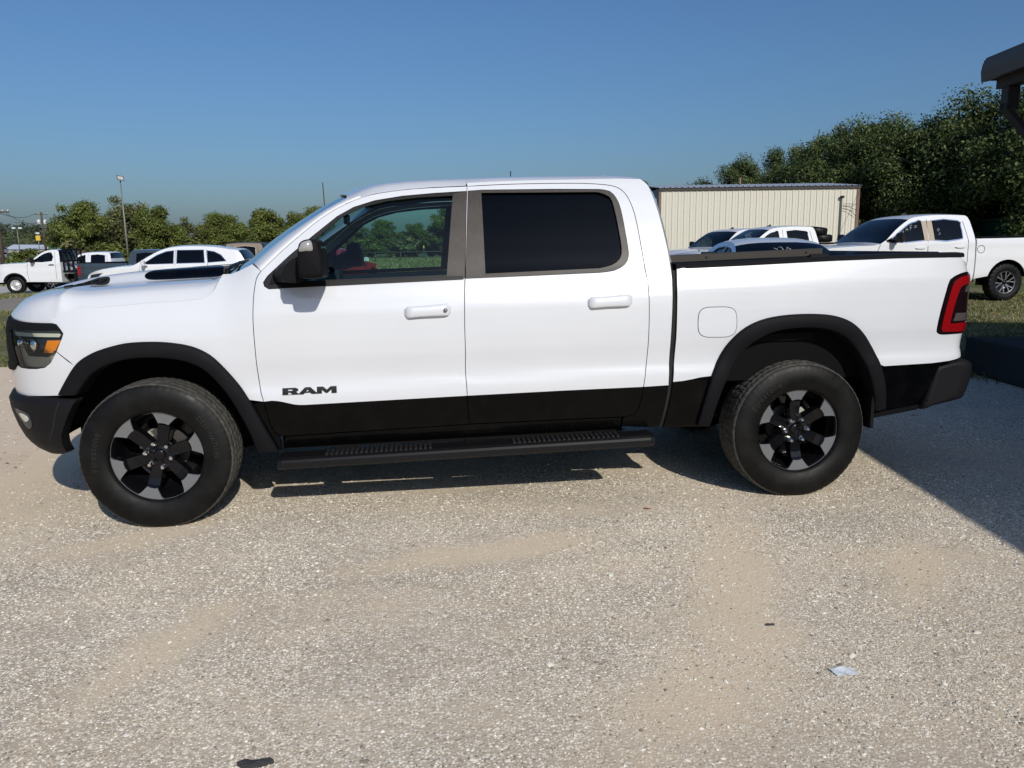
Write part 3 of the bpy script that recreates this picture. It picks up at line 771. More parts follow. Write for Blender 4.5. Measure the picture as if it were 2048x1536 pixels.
    for u, z in resample(CR, 30):
        p = side(u, z, -.001); row = []
        y = p[1]
        for q, dx in ((0, 0), (.03, .018), (.09, .030), (.3, .036), (.6, .040)): row.append((u+dx*(1 if z < 1.84 else .3), y+q, z))
        row = row+[(u+.042, 0, z)]+[(x, -yy, zz) for x, yy, zz in row[::-1]]; rows.append(row)
    up = [q for q in rows if q[0][2] > 1.395]; dn = [q for q in rows if q[0][2] <= 1.43]
    b.loft(up, flip=False); b.build('cab_back', 'white_paint', T)
    b = MB(); b.loft(dn, flip=False); b.build('cab_back_lower', 'dark_shell', T)  # white wall coloured dark here, shade of the bed gap painted in
    b = MB(); b.loft([[(2.935, -.66, 1.44), (2.935, .66, 1.44)], [(2.888, -.60, 1.78), (2.888, .60, 1.78)]], smooth=False); b.build('rear_window', 'glass_dark', T)
    # bed: inside, tailgate, rear bumper
    b = MB(); b.box(2.93, 4.70, -.86, .86, .86, .88); b.box(2.925, 2.945, -.86, .86, .88, 1.37)
    b.box(2.93, 4.72, -.88, -.855, .70, 1.375); b.box(2.93, 4.72, .855, .88, .70, 1.375); b.build('bed_liner', 'liner', T)
    b = MB(); rows = []
    for z, dx in ((.83, 0), (.90, .006), (1.05, .004), (1.06, -.008), (1.22, -.008), (1.23, .004), (1.33, .002), (1.385, -.02), (1.40, -.05)):
        rows.append([(4.760+dx, y, z) for y in np.linspace(-.835, .835, 9)])
    b.loft(rows, smooth=False); b.build('tailgate', 'white_paint', T)
    b = MB(); b.tube([(4.62, -.75, 1.405), (4.62, 0, 1.405), (4.62, .75, 1.405)], .035, 10); b.build('rolled_cover', 'rubber', T)
    sec = cat([(4.445, .500), (4.47, .585), (4.515, .752), (4.54, .772), (4.60, .782), (4.70, .797), (4.752, .793), (4.776, .775), (4.784, .742), (4.775, .665), (4.742, .572), (4.70, .553), (4.60, .535), (4.50, .515)], 2, True)
    rows = []
    for y, f, r in ((-.990, .80, .08), (-.984, .93, .05), (-.965, .99, .025), (-.90, 1.0, .008), (-.75, 1.0, -.02), (-.3, 1.0, -.05), (.3, 1.0, -.05), (.75, 1.0, -.02), (.90, 1.0, .008), (.965, .99, .025), (.984, .93, .05), (.990, .80, .08)):
        row = []
        for x, z in sec:
            w = sstep(4.5, 4.78, x); row.append((4.62+(x-4.62)*f-r*w, y, .66+(z-.66)*f))
        rows.append(row)
    b = MB(); b.loft(rows, closed=True, cap=True, flip=False)
    bp = b.build('rear_bumper', 'grey_plastic', T)
    b = MB(); b.loft([[(4.47, y, .556), (4.66, y, .590), (4.66, y, .597), (4.47, y, .563)] for y in (-.9915, .9915)], closed=True, cap=True, smooth=False, flip=True); b.build('bumper_crease', 'trim_black', bp)
    # grille
    b = MB(); rows = []
    for u in np.linspace(UC, -.83, 20): rows.append([side(u, z, -.03) for z in (.86, .95, 1.05, 1.16)])
    b.loft(rows, smooth=False, flip=True); b2 = MB(); b2.v = [(x, -y, z) for x, y, z in b.v]; b2.f = [q[::-1] for q in b.f]; b.add(b2.v, b2.f)
    gr = b.build('grille', 'trim_black', T)
    for mir in (False, True):
        panel('grille_surround', side, [(UC, 1.095), (UC, 1.160), (-.90, 1.157), (-.845, 1.10), (-.79, .945), (-.77, .91), (-.83, .875), (UC, .866), (UC, .90), (-.90, .905), (-.875, .95), (-.90, 1.07), (-1.0, 1.09)], 'black_plastic', gr, off=.012, depth=.045, gap=0, res=.03, mir=mir)
        for z in (.93, .965, 1.0, 1.035, 1.07):
            panel('grille_bar', side, [(UC, z-.006), (-.90, z-.006), (-.90, z+.006), (UC, z+.006)], 'grey_plastic', gr, off=-.012, depth=.02, gap=0, res=.05, mir=mir)
    # under body
    b = MB(); b.box(-.60, 4.55, -.48, -.38, .42, .58, .01); b.box(-.60, 4.55, .38, .48, .42, .58, .01)
    for x in (-.5, .6, 1.6, 2.7, 3.1, 4.3): b.box(x, x+.1, -.4, .4, .45, .55)
    b.build('chassis', 'underbody', T)
    b = MB(); b.box(.66, 2.84, -.90, .90, .48, .60); b.box(-.62, .62, -.50, .50, .50, 1.10); b.box(.50, .62, -.88, .88, .48, 1.28); b.box(2.93, 4.6, -.56, .56, .60, .84); b.build('floor_pan', 'underbody', T)
    b = MB(); b.tube([(3.672, -.72, .40), (3.672, .72, .40)], .05, 10); b.lathe([(0, -.17), (.12, -.12), (.15, 0), (.12, .12), (0, .17)], 16, c=(3.672, 0, .40)); b.build('rear_axle', 'underbody', T)
    b = MB(); b.tube([(0, -.72, .40), (0, .72, .40)], .035, 8); b.build('front_axle', 'underbody', T)
    b = MB(); b.tube([(2.2, .55, .42), (3.3, .55, .40), (4.4, .6, .45), (4.6, .62, .46)], .04, 8); b.box(2.3, 3.0, .48, .64, .36, .48, .03); b.build('exhaust', 'underbody', T)
    # interior
    b = MB(); b.prism([(.46, 1.10), (.46, 1.34), (.56, 1.375), (.72, 1.365), (.84, 1.31), (.86, 1.20), (.80, 1.0), (.80, .6), (.5, .6)], -.80, .80); b.build('dashboard', 'interior', T)
    b = MB(); rows = []
    for i in range(29):
        a = 2*math.pi*i/28; ca, sa = math.cos(a), math.sin(a); row = []
        for j in range(8):
            t = 2*math.pi*j/8; rr = .185+.014*math.cos(t); h = .014*math.sin(t)
            p = Vector((h, rr*ca, rr*sa)); q = Matrix.Rotation(R(-24), 3, 'Y') @ p
            row.append((1.03+q.x, -.40+q.y, 1.20+q.z))
        rows.append(row)
    b.loft(rows, closed=True); b.tube([(.83, -.40, 1.14), (1.0, -.40, 1.19)], .04, 8)
    for a in (0, math.pi, -math.pi/2):
        p = Matrix.Rotation(R(-24), 3, 'Y') @ Vector((0, .18*math.cos(a), .18*math.sin(a))); b.tube([(1.01, -.40, 1.195), (1.03+p.x, -.40+p.y, 1.20+p.z)], .016, 6)
    b.build('steering_wheel', 'interior', T)
    for y in (-.42, .42):
        b = MB(); b.box(1.22, 1.75, y-.27, y+.27, .80, .98, .05)
        rows = []
        for z, x, h, w in ((.92, 1.68, .08, .27), (1.1, 1.72, .075, .275), (1.35, 1.78, .065, .27), (1.50, 1.82, .05, .22), (1.53, 1.83, .02, .16)):
            rows.append([(x+h*math.cos(a), y+w*math.copysign(abs(math.sin(a))**.5, math.sin(a)), z) for a in [2*math.pi*j/16 for j in range(16)]])
        b.loft(rows, closed=True, cap=True); b.box(1.80, 1.90, y-.13, y+.13, 1.56, 1.73, .04); b.build('front_seat', 'seat_cloth', T)
    b = MB(); b.box(2.05, 2.55, -.70, .70, .80, .98, .05); b.box(2.50, 2.66, -.70, .70, .95, 1.50, .05); b.build('rear_seat', 'seat_cloth', T)
    b = MB(); b.box(.95, 1.55, -.14, .14, .65, 1.05, .03); b.build('console', 'interior', T)
    b = MB(); b.box(.98, 1.0, -.12, .12, 1.66, 1.73, .008); b.build('inner_mirror', 'interior', T)
    b = MB(); b.loft([[(1.12, -.58, 1.79), (1.05, 0, 1.80), (1.12, .58, 1.79)], [(1.6, -.62, 1.845), (1.6, 0, 1.87), (1.6, .62, 1.845)], [(2.7, -.62, 1.85), (2.7, 0, 1.875), (2.7, .62, 1.85)]], flip=False); b.build('headliner', 'interior', T)

    # ---- wheels
    def tyre_mesh():
        n = 252; prof = [(.246, -.100), (.250, -.118), (.262, -.128), (.300, -.1375), (.325, -.1385), (.345, -.1365), (.372, -.130), (.390, -.124), (.398, -.118)]
        tread = [(.405, -.112), (.409, -.098), (.4095, -.082), (.400, -.080), (.400, -.073), (.412, -.071), (.4135, -.036), (.402, -.034), (.402, -.027), (.4135, -.025), (.4145, 0), (.4135, .025), (.402, .027), (.402, .034), (.4135, .036), (.412, .071), (.400, .073), (.400, .080), (.4095, .082), (.409, .098), (.405, .112)]
        inner = [(.398, .118), (.372, .130), (.325, .138), (.26, .128), (.240, .100)]
        full = prof+tread+inner; n1, n2 = len(prof), len(prof)+len(tread); rows = []
        for i in range(n):
            a = 2*math.pi*i/n; ca, sa = math.cos(a), math.sin(a); row = []
            for j, (r, h) in enumerate(full):
                if n1 <= j < n2:
                    if abs(h) > .081 and i % 4 == 0: r -= .0025
                    elif .02 < abs(h) < .075 and r > .405 and (i+2) % 4 == 0: r -= .004
                    elif abs(h) <= .026 and r > .405 and (i+1) % 6 == 0: r -= .004
                elif j in (n1-1, n1-2) and i % 4 == 0: r -= .002
                if j == 5: r += .0015*(1 if (i//2) % 2 else 0)
                row.append((r*ca, h, r*sa))
            rows.append(row)
        v = [p for r in rows for p in r]; w = len(full); f = []; fm = []; sm = []
        for i in range(n):
            for j in range(w-1):
                a = i*w+j; b = ((i+1) % n)*w+j; f.append((a, a+1, b+1, b)); t = n1-1 <= j < n2; fm.append(1 if t else 0); sm.append(not t)
        return v, f, fm, sm
    TV, TF, TM, TS = tyre_mesh()
    tme = bpy.data.meshes.new('tyre')
    def squash(v): return [(x*1.0, y*(1+.05*sstep(-.25, -.40, z)), max(z, -.4005)) for x, y, z in v]
    tme.from_pydata(squash(TV), [], TF); tme.materials.append(M['rubber']); tme.materials.append(M['tread_rubber'])
    tme.polygons.foreach_set('material_index', TM); tme.polygons.foreach_set('use_smooth', TS); tme.update()
    def text_verts(body, size):
        cu = bpy.data.curves.new('lettering', 'FONT'); cu.body = body; cu.size = size; cu.extrude = .0012; cu.space_character = 1.15; cu.align_x = 'CENTER'; cu.resolution_u = 2
        ob = bpy.data.objects.new('lettering', cu); C.objects.link(ob); bpy.context.view_layer.update()
        me = ob.evaluated_get(bpy.context.evaluated_depsgraph_get()).to_mesh()
        v = [tuple(q.co) for q in me.vertices]; f = [tuple(p.vertices) for p in me.polygons]
        C.objects.unlink(ob); bpy.data.objects.remove(ob); return v, f
    tv1, tf1 = text_verts('Firestone', .052); tv2, tf2 = text_verts('DESTINATION', .036)
    for cx, mir, phi, a1, a2 in ((0.0, False, 16, 172, 20), (3.672, False, 34, 135, 268), (0.0, True, 10, 90, 270), (3.672, True, 40, 60, 240)):
        W = bpy.data.objects.new('wheel', None); W.empty_display_size = .2; link_obj(W, T); W.location = (cx, -.865 if not mir else .865, .402)
        if mir: W.rotation_euler = (0, 0, math.pi)
        link_obj(bpy.data.objects.new('tyre', tme), W)
        for v, f, a0, r0 in ((tv1, tf1, a1, .304), (tv2, tf2, a2, .312)):
            b = MB(); vv = []
            for x, y, z in v:
                r = r0+y; a = R(a0)-x/(r0+.02); dy = interp(r, [(.262, .128), (.300, .1375), (.325, .1385), (.345, .1365), (.372, .130)])
                vv.append((r*math.cos(a), -(dy+.0012+z), r*math.sin(a)))
            b.add(vv, f); b.build('tyre_lettering', 'letter_rubber', W)
        # rim: barrel, lip, spokes, machined pads, hub
        KS = 1.05
        b = MB(); b.lathe([(.236, -.098), (.226, -.085), (.220, -.05), (.205, .0), (.20, .10), (.16, .105), (.05, .06), (0, .06)], 64); b.build('rim_barrel', 'rim_black', W).scale = (KS, 1, KS)
        b = MB(); b.lathe([(.2335, -.096), (.2345, -.1015), (.2395, -.1045), (.2435, -.103), (.245, -.096), (.244, -.085)], 96); b.build('rim_lip', 'machined', W).scale = (KS, 1, KS)
        b = MB()
        for i in range(6):
            a0 = R(phi+60*i)
            pol = lambda r, da, y: (r*math.cos(a0+R(da)), y, r*math.sin(a0+R(da)))
            rws = []
            for r, hw, y, dp in ((.045, 30, -.060, .05), (.075, 24, -.063, .055), (.100, 18, -.066, .06), (.135, 14, -.070, .06), (.165, 11.5, -.078, .06), (.180, 10.0, -.0925, .06), (.226, 15, -.0955, .04)):
                rws.append([pol(r, -hw, y+dp), pol(r, -hw, y+.006), pol(r, -hw*.9, y), pol(r, 0, y-.001), pol(r, hw*.9, y), pol(r, hw, y+.006), pol(r, hw, y+dp)])
            b.loft(rws, smooth=False, flip=True)
        b.lathe([(0, -.062), (.045, -.062), (.052, -.055), (.052, .0)], 36); b.build('spokes', 'rim_black', W).scale = (KS, 1, KS)
        for i in range(6):
            a0 = R(phi+60*i); b = MB(); v = []
            pol = lambda r, da, y: (r*math.cos(a0+R(da)), y, r*math.sin(a0+R(da)))
            inn = [(.186, t) for t in (-12.5, -6, 0, 6, 12.5)]; out = [(.236, t) for t in (-20.5, -14, -7, 0, 7, 14, 20.5)]
            ring = [(.176, -8.5)]+[(.1785, t) for t in (-4, 0, 4)]+[(.176, 8.5), (.200, 11.5), (.224, 14.2), (.2365, 17.0)]+[(.2368, t) for t in (12, 6, 0, -6, -12)]+[(.2365, -17.0), (.224, -14.2), (.200, -11.5)]
            n = len(ring); v = [pol(r, t, -.0975-(r-.176)*.08) for r, t in ring]+[pol(r, t, -.080) for r, t in ring]
            b.add(v, [tuple(range(n))[::-1]]+[(j, (j+1) % n, n+(j+1) % n, n+j) for j in range(n)]); b.build('machined_pad', 'machined', W).scale = (KS, 1, KS)
            an = a0+R(30); c = (.070*math.cos(an), 0, .070*math.sin(an))
            b = MB(); b.lathe([(0, -.102), (.009, -.101), (.014, -.095), (.015, -.084), (.018, -.080), (.018, -.05)], 8, c=c, smooth=False); b.build('lug_nut', 'chrome', W)
        b = MB(); b.lathe([(0, -.078), (.022, -.0775), (.030, -.074), (.033, -.066), (.033, -.05)], 28); b.build('centre_cap', 'rim_black', W)
        b = MB(); b.lathe([(.075, .05), (.128, .05), (.130, .054), (.130, .072), (.075, .072)], 48, smooth=False); b.build('brake_disc', 'brake_disc', W)
        b = MB()
        ca = R(30 if cx > 1 else 150)
        b.loft([[(r*math.cos(ca+R(t)), y, r*math.sin(ca+R(t))) for r, y in ((.10, .035), (.140, .035), (.140, .09), (.10, .09))] for t in (-24, -12, 0, 12, 24)], closed=True, cap=True, smooth=False); b.build('brake_caliper', 'lamp_silver', W)
    return T
truck = build_main_truck()
# ------------------------------------------------------------------ ground
rng = np.random.default_rng(7)
def hgt(x, y):
    """lie of the land: a gentle rise on the right, a dip far left, wooded ridge on the horizon at the left"""
    r = .15*sstep(6.5, 12, y)*sstep(5, 9, x)
    d = -.38*sstep(18, 36, y)*sstep(-6, -15, x)
    ridge = 19*math.exp(-((x+330)/150)**2-((y-660)/110)**2)
    return r+d+ridge
mat('field', (.1, .1, .05), .95, spec=.1)
k = NT(M['field']); v = k.coords()
n1 = k.noise(v, .35, 6, .6); n2 = k.noise(v, 5.0, 6, .65); n3 = k.noise(v, .03, 4, .5); n4 = k.noise(v, 60, 3, .7)
g1 = k.mix(k.ramp(n2, [(.35, (0, 0, 0)), (.65, (1, 1, 1))]), (.060, .085, .022), (.17, .155, .070))
g2 = k.mix(k.ramp(n1, [(.42, (0, 0, 0)), (.60, (1, 1, 1))]), g1, (.25, .205, .125))
g3 = k.mix(k.ramp(n3, [(.40, (0, 0, 0)), (.62, (1, 1, 1))]), g2, (.085, .125, .035))
k.color(k.mix(k.math('MULTIPLY', n4, .5), g3, (.05, .05, .03)))
k.bump(n2, .6, .05)
DUST = [(.42, -2.42, .60, .16, 62), (2.80, -2.20, 1.35, .24, 71), (2.35, -2.95, .55, .28, 40), (-.15, -1.18, .50, .18, 30), (1.75, -1.60, .80, .16, 12), (3.75, -2.05, .55, .18, 50)]   # worn sandy patches: centre, half axes, turn
mat('chip_seal', (.3, .3, .3), .9, spec=.2)
k = NT(M['chip_seal']); v = k.coords()
vo = k.add('TexVoronoi', feature='F1'); vo.inputs['Scale'].default_value = 88; k.link(v, vo.inputs['Vector'])
sep = k.add('SeparateColor'); k.link(vo.outputs['Color'], sep.inputs[0])
stone = k.ramp(sep.outputs[0], [(0, (.26, .232, .20)), (.20, (.46, .415, .36)), (.5, (.66, .605, .535)), (.8, (.82, .765, .69)), (1, (.95, .91, .85))])
pit = k.ramp(vo.outputs['Distance'], [(.34, (1, 1, 1)), (.60, (.0, .0, .0))])
wear = k.noise(v, .9, 4, .62); wear2 = k.noise(v, 3.7, 3, .6)
binder = k.mix(k.ramp(wear, [(.40, (0, 0, 0)), (.62, (1, 1, 1))]), (.43, .372, .298), (.54, .472, .38))
c1 = k.mix(pit, binder, stone)
mp = k.add('Mapping'); mp.inputs['Rotation'].default_value = (0, 0, R(-28)); mp.inputs['Scale'].default_value = (.8, 2.2, 1); k.link(v, mp.inputs[0])
dust = k.ramp(k.noise(mp.outputs[0], .75, 5, .6), [(.44, (0, 0, 0)), (.66, (1, 1, 1))])
dust2 = k.math('MULTIPLY', dust, k.math('ADD', k.math('MULTIPLY', wear2, .9), .15))
xyz = k.add('SeparateXYZ'); k.link(v, xyz.inputs[0])
edge_d = k.math('ADD', k.math('MULTIPLY', xyz.outputs[0], -1.0), k.math('MULTIPLY', k.noise(v, 1.3, 5, .7), 1.3))
dirt_in = k.ramp(k.math('MULTIPLY', edge_d, .5), [(.48, (0, 0, 0)), (.80, (1, 1, 1))])
dust2 = k.math('MAXIMUM', dust2, k.math('MULTIPLY', dirt_in, k.math('ADD', k.math('MULTIPLY', wear2, .5), .72)))
warp = k.math('SUBTRACT', k.noise(v, 2.6, 4, .65), .5)
for cx, cy, rx, ry, rot in DUST:
    mp_ = k.add('Mapping', vector_type='TEXTURE'); mp_.inputs['Location'].default_value = (cx, cy, 0); mp_.inputs['Rotation'].default_value = (0, 0, R(rot)); mp_.inputs['Scale'].default_value = (rx*1.5, ry*1.5, 1); k.link(v, mp_.inputs[0])
    gr_ = k.add('TexGradient', gradient_type='SPHERICAL'); k.link(mp_.outputs[0], gr_.inputs[0])
    dust2 = k.math('MAXIMUM', dust2, k.ramp(k.math('ADD', gr_.outputs['Fac'], k.math('MULTIPLY', warp, 1.1)), [(.14, (0, 0, 0)), (.70, (.80, .80, .80))]))
c2 = k.mix(dust2, c1, (.66, .55, .42))
blot = k.ramp(k.noise(v, .45, 4, .5), [(.30, (.93, .91, .86)), (.70, (1.08, 1.05, .98))])
k.color(k.mix(1.0, c2, blot, 'MULTIPLY'))
hh = k.math('ADD', k.math('MULTIPLY', pit, .8), k.math('MULTIPLY', sep.outputs[1], .7))
k.bump(k.math('MULTIPLY', hh, k.math('SUBTRACT', 1.0, k.math('MULTIPLY', dust2, .75))), .30, .005)
mat('dirt', (.4, .33, .26), .95, spec=.1)
k = NT(M['dirt']); v = k.coords()
a = k.noise(v, 1.6, 7, .65, .4); b_ = k.noise(v, 14, 6, .7)
c1 = k.mix(k.ramp(a, [(.35, (0, 0, 0)), (.65, (1, 1, 1))]), (.64, .50, .36), (.69, .565, .425))
vo = k.add('TexVoronoi', feature='F1'); vo.inputs['Scale'].default_value = 60; k.link(v, vo.inputs['Vector'])
sep = k.add('SeparateColor'); k.link(vo.outputs['Color'], sep.inputs[0])
peb = k.math('MULTIPLY', k.ramp(sep.outputs[0], [(.80, (0, 0, 0)), (.86, (1, 1, 1))]), k.ramp(vo.outputs['Distance'], [(.25, (1, 1, 1)), (.4, (0, 0, 0))]))
c2 = k.mix(peb, c1, (.74, .71, .66))
k.color(k.mix(k.ramp(b_, [(.55, (0, 0, 0)), (.78, (1, 1, 1))]), c2, (.45, .375, .30)))
k.bump(k.math('ADD', k.math('MULTIPLY', b_, 1.2), peb), .6, .012)
mat('road', (.2, .18, .15), .9, spec=.2)
k = NT(M['road']); v = k.coords()
k.color(k.mix(k.noise(v, .8, 6, .6), (.20, .175, .145), (.29, .255, .215))); k.bump(k.noise(v, 120, 3), .3, .004)
mat('pale_lot', (.42, .40, .37), .9)
k = NT(M['pale_lot']); v = k.coords(); k.color(k.mix(k.noise(v, .6, 5, .6), (.36, .34, .31), (.47, .45, .42)))

def wob(P, amp, step, seed, closed=True):
    r = np.random.default_rng(seed); D = densify([tuple(p) for p in P], step); n = len(D)
    a = r.normal(size=n); b = r.normal(size=n)
    for _ in range(2): a = (a+np.roll(a, 1)+np.roll(a, -1))/2.2; b = (b+np.roll(b, 1)+np.roll(b, -1))/2.2
    return [(p[0]+amp*a[i], p[1]+amp*b[i]) for i, p in enumerate(D)]
def sheet(name, poly, z, m, res=3.0):
    V, T_ = tri_poly(poly, (), res)
    return struct(mesh_obj(name, [(x, y, hgt(x, y)+z) for x, y in V], T_, m, None, smooth=True))
# base sheet to the horizon: rings that widen with distance
def base_ground():
    xs = np.concatenate([-np.geomspace(3500, 62, 26), np.linspace(-60, 60, 61), np.geomspace(62, 3500, 22)])
    ys = np.concatenate([-np.geomspace(900, 62, 10), np.linspace(-60, 70, 66), np.geomspace(74, 3800, 34)])
    v = [(x, y, hgt(x, y)-.012) for y in ys for x in xs]; nx = len(xs)
    f = [(j*nx+i, j*nx+i+1, (j+1)*nx+i+1, (j+1)*nx+i) for j in range(len(ys)-1) for i in range(nx-1)]
    return struct(mesh_obj('ground', v, f, 'field', None, smooth=True))
base_ground()
LOT = [(-2.0, -30), (60, -30), (60, -6), (12, -1.5), (8.4, 1.6), (7.5, 3.4), (6.6, 5.0), (4.5, 6.2), (2, 6.4), (-1.9, 6.0), (-1.7, 3), (-1.5, .5), (-1.45, -.6), (-1.5, -1.6), (-1.8, -4)]
sheet('gravel_lot', wob(LOT, .05, .35, 3), 0.0, 'chip_seal', 2.5)
sheet('dirt_apron', wob([(-40, -30), (-.9, -30), (-.9, 6.1), (-2, 6.2), (-4.3, 5.7), (-7, 5.2), (-40, 3)], .06, .4, 5), -.005, 'dirt', 3)
sheet('road', wob([(-60, 11.5), (-20, 14.6), (-9.5, 16.3), (-4.5, 19.5), (-3.8, 26), (-8, 40), (-12.2, 40), (-14.4, 31), (-14.0, 25), (-20, 22.0), (-60, 18)], .10, 1.0, 9), -.004, 'road', 2.5)
sheet('side_lot', wob([(-60, 27), (-24, 28.0), (-15.6, 29), (-14.9, 32), (-12.6, 40), (-14, 44), (-60, 44)], .15, 1.5, 10), -.006, 'pale_lot', 3)

# loose stones (beyond counting) and short grass
from mathutils import noise as mnoise
def gravel(name, label, m, X, Y, S, seed, flat_=.62):
    """small faceted stones, each a five sided dome with uneven rim"""
    r = np.random.default_rng(seed); n = len(X); k = 5
    ang = r.uniform(0, 6.283, n)[:, None]+np.arange(k)[None, :]*6.283/k+r.uniform(-.35, .35, (n, k))
    rad = S[:, None]*r.uniform(.65, 1.3, (n, k)); el = r.uniform(.7, 1.35, n)[:, None]; th = r.uniform(0, 3.14, n)
    px, py = np.cos(ang)*rad*el, np.sin(ang)*rad/el; c, s_ = np.cos(th)[:, None], np.sin(th)[:, None]
    V = np.zeros((n, k+1, 3)); V[:, :k, 0] = X[:, None]+px*c-py*s_; V[:, :k, 1] = Y[:, None]+px*s_+py*c; V[:, :k, 2] = r.uniform(-.25, .25, (n, k))*S[:, None]
    V[:, k, 0] = X+r.normal(0, .25, n)*S; V[:, k, 1] = Y+r.normal(0, .25, n)*S; V[:, k, 2] = S*flat_*r.uniform(.6, 1.4, n)
    base = (np.arange(n)*(k+1))[:, None]; F = np.stack([np.stack([base[:, 0]+j, base[:, 0]+(j+1) % k, base[:, 0]+k], 1) for j in range(k)], 1).reshape(-1, 3)
    me = bpy.data.meshes.new(name); nf = len(F); me.vertices.add(n*(k+1)); me.vertices.foreach_set('co', V.astype(np.float32).ravel()); me.loops.add(nf*3); me.loops.foreach_set('vertex_index', F.astype(np.int32).ravel())
    me.polygons.add(nf); me.polygons.foreach_set('loop_start', np.arange(0, nf*3, 3, dtype=np.int32)); me.update(calc_edges=True); me.materials.append(M[m])
    o = stuff(link_obj(bpy.data.objects.new(name, me))); o['label'] = label; return o
mat('stone', (.5, .47, .42), .9, spec=.2)
k = NT(M['stone']); ge = k.add('NewGeometry'); k.color(k.ramp(ge.outputs['Random Per Island'], [(0, (.24, .208, .162)), (.20, (.44, .386, .302)), (.5, (.645, .58, .465)), (.85, (.77, .71, .59)), (1, (.90, .855, .755))]))
def chip_field():
    r = np.random.default_rng(21); X = []; Y = []; S = []
    for y0, y1, dens, s0 in ((-3.9, -2.4, 9500, .0038), (-2.4, -1.2, 7200, .0043), (-1.2, .4, 3800, .0050), (.4, 3.2, 900, .0075)):
        x0, x1 = 1.5-.62*(y1+5.3)-.5, 1.5+.86*(y1+5.3)+.4; n = int((x1-x0)*(y1-y0)*dens)
        x = r.uniform(x0, x1, n); y = r.uniform(y0, y1, n)
        m = np.array([mnoise.noise((a*.9+b*.35, b*1.6, 3.1))+.55*mnoise.noise((a*3.1, b*3.6, 7.7)) for a, b in zip(x, y)])
        q = np.clip((m+.50)/.55, .10, 1.0)*np.clip((x+1.35+.5*m)/.9, .06, 1.0)
        for cx, cy, rx, ry, rot in DUST:
            ca, sa = math.cos(R(rot)), math.sin(R(rot)); dx, dy = x-cx, y-cy; e = ((dx*ca+dy*sa)/(rx*1.35))**2+((-dx*sa+dy*ca)/(ry*1.35))**2
            q = q*np.clip(.30+.75*(e+.6*m), .28, 1.0)
        ok = r.uniform(0, 1, n) < q
        X.append(x[ok]); Y.append(y[ok]); S.append(s0*(.45+r.gamma(3.2, .19, n)[ok]))
    return gravel('chip_gravel', 'pale stone chips covering the lot around the near pickup', 'stone', np.concatenate(X), np.concatenate(Y), np.concatenate(S), 22)
chip_field()
r0 = np.random.default_rng(23); nn_ = 1500
gravel('loose_gravel', 'loose bigger stones on the dirt and along its edge', 'stone', np.concatenate([r0.uniform(-4.5, -.6, 900), r0.uniform(-2, 6, 600)]), np.concatenate([r0.uniform(-2.2, 6, 900), r0.uniform(-3.5, 3.5, 600)]), .005+r0.gamma(2.0, .0022, nn_), 24)
mat('grass_blade', (.1, .12, .04), .8, spec=.15)
k = NT(M['grass_blade']); ge = k.add('NewGeometry')
k.color(k.ramp(ge.outputs['Random Per Island'], [(0, (.075, .11, .025)), (.45, (.12, .14, .045)), (.7, (.22, .19, .09)), (1, (.30, .25, .14))]))
def blades(name, areas, label, seed):
    r = np.random.default_rng(seed); V = []; F = []
    for (x0, x1, y0, y1, n, h, pat) in areas:
        X = r.uniform(x0, x1, n); Y = r.uniform(y0, y1, n)
        for x, y in zip(X, Y):
            p = math.sin(x*1.7+1.3*math.sin(y*.9))*math.sin(y*1.3+x*.4)
            if pat and p < r.uniform(-.9, .6): continue
            a = r.uniform(0, 6.28); l = h*r.uniform(.4, 1.3); w = .006+.012*h/.1*r.uniform(.4, 1); z = hgt(x, y)-.012; dx, dy = math.cos(a)*w, math.sin(a)*w; tx, ty = r.normal(0, .35*l, 2)
            b = len(V); V += [(x-dx, y-dy, z), (x+dx, y+dy, z), (x+tx+dx*.4, y+ty+dy*.4, z+l*.75), (x+tx*1.8, y+ty*1.8, z+l)]; F += [(b, b+1, b+2), (b, b+2, b+3)]
    o = stuff(mesh_obj(name, V, F, 'grass_blade', None)); o['label'] = label; return o
blades('lawn_grass', [(7.6, 19, 6.0, 13.5, 26000, .055, True), (7.4, 10.5, 2.2, 6.0, 7000, .07, True), (6.6, 8.2, 2.4, 4.6, 2500, .05, True), (-1, 7.6, 6.4, 12, 5000, .06, True)], 'short patchy grass on the right of the lot', 31)
blades('verge_grass', [(-13, -2.5, 5.6, 16.2, 24000, .07, True), (-28, -13, 21.5, 31, 9000, .10, False), (-5, 1, 6, 20, 5000, .08, True)], 'patchy roadside grass between the lot and the road', 32)
blades('field_grass', [(-60, -14, 42, 66, 16000, .55, False), (-14, 8, 42, 90, 16000, .35, False)], 'tall weedy grass in the field behind the parked vehicles', 33)

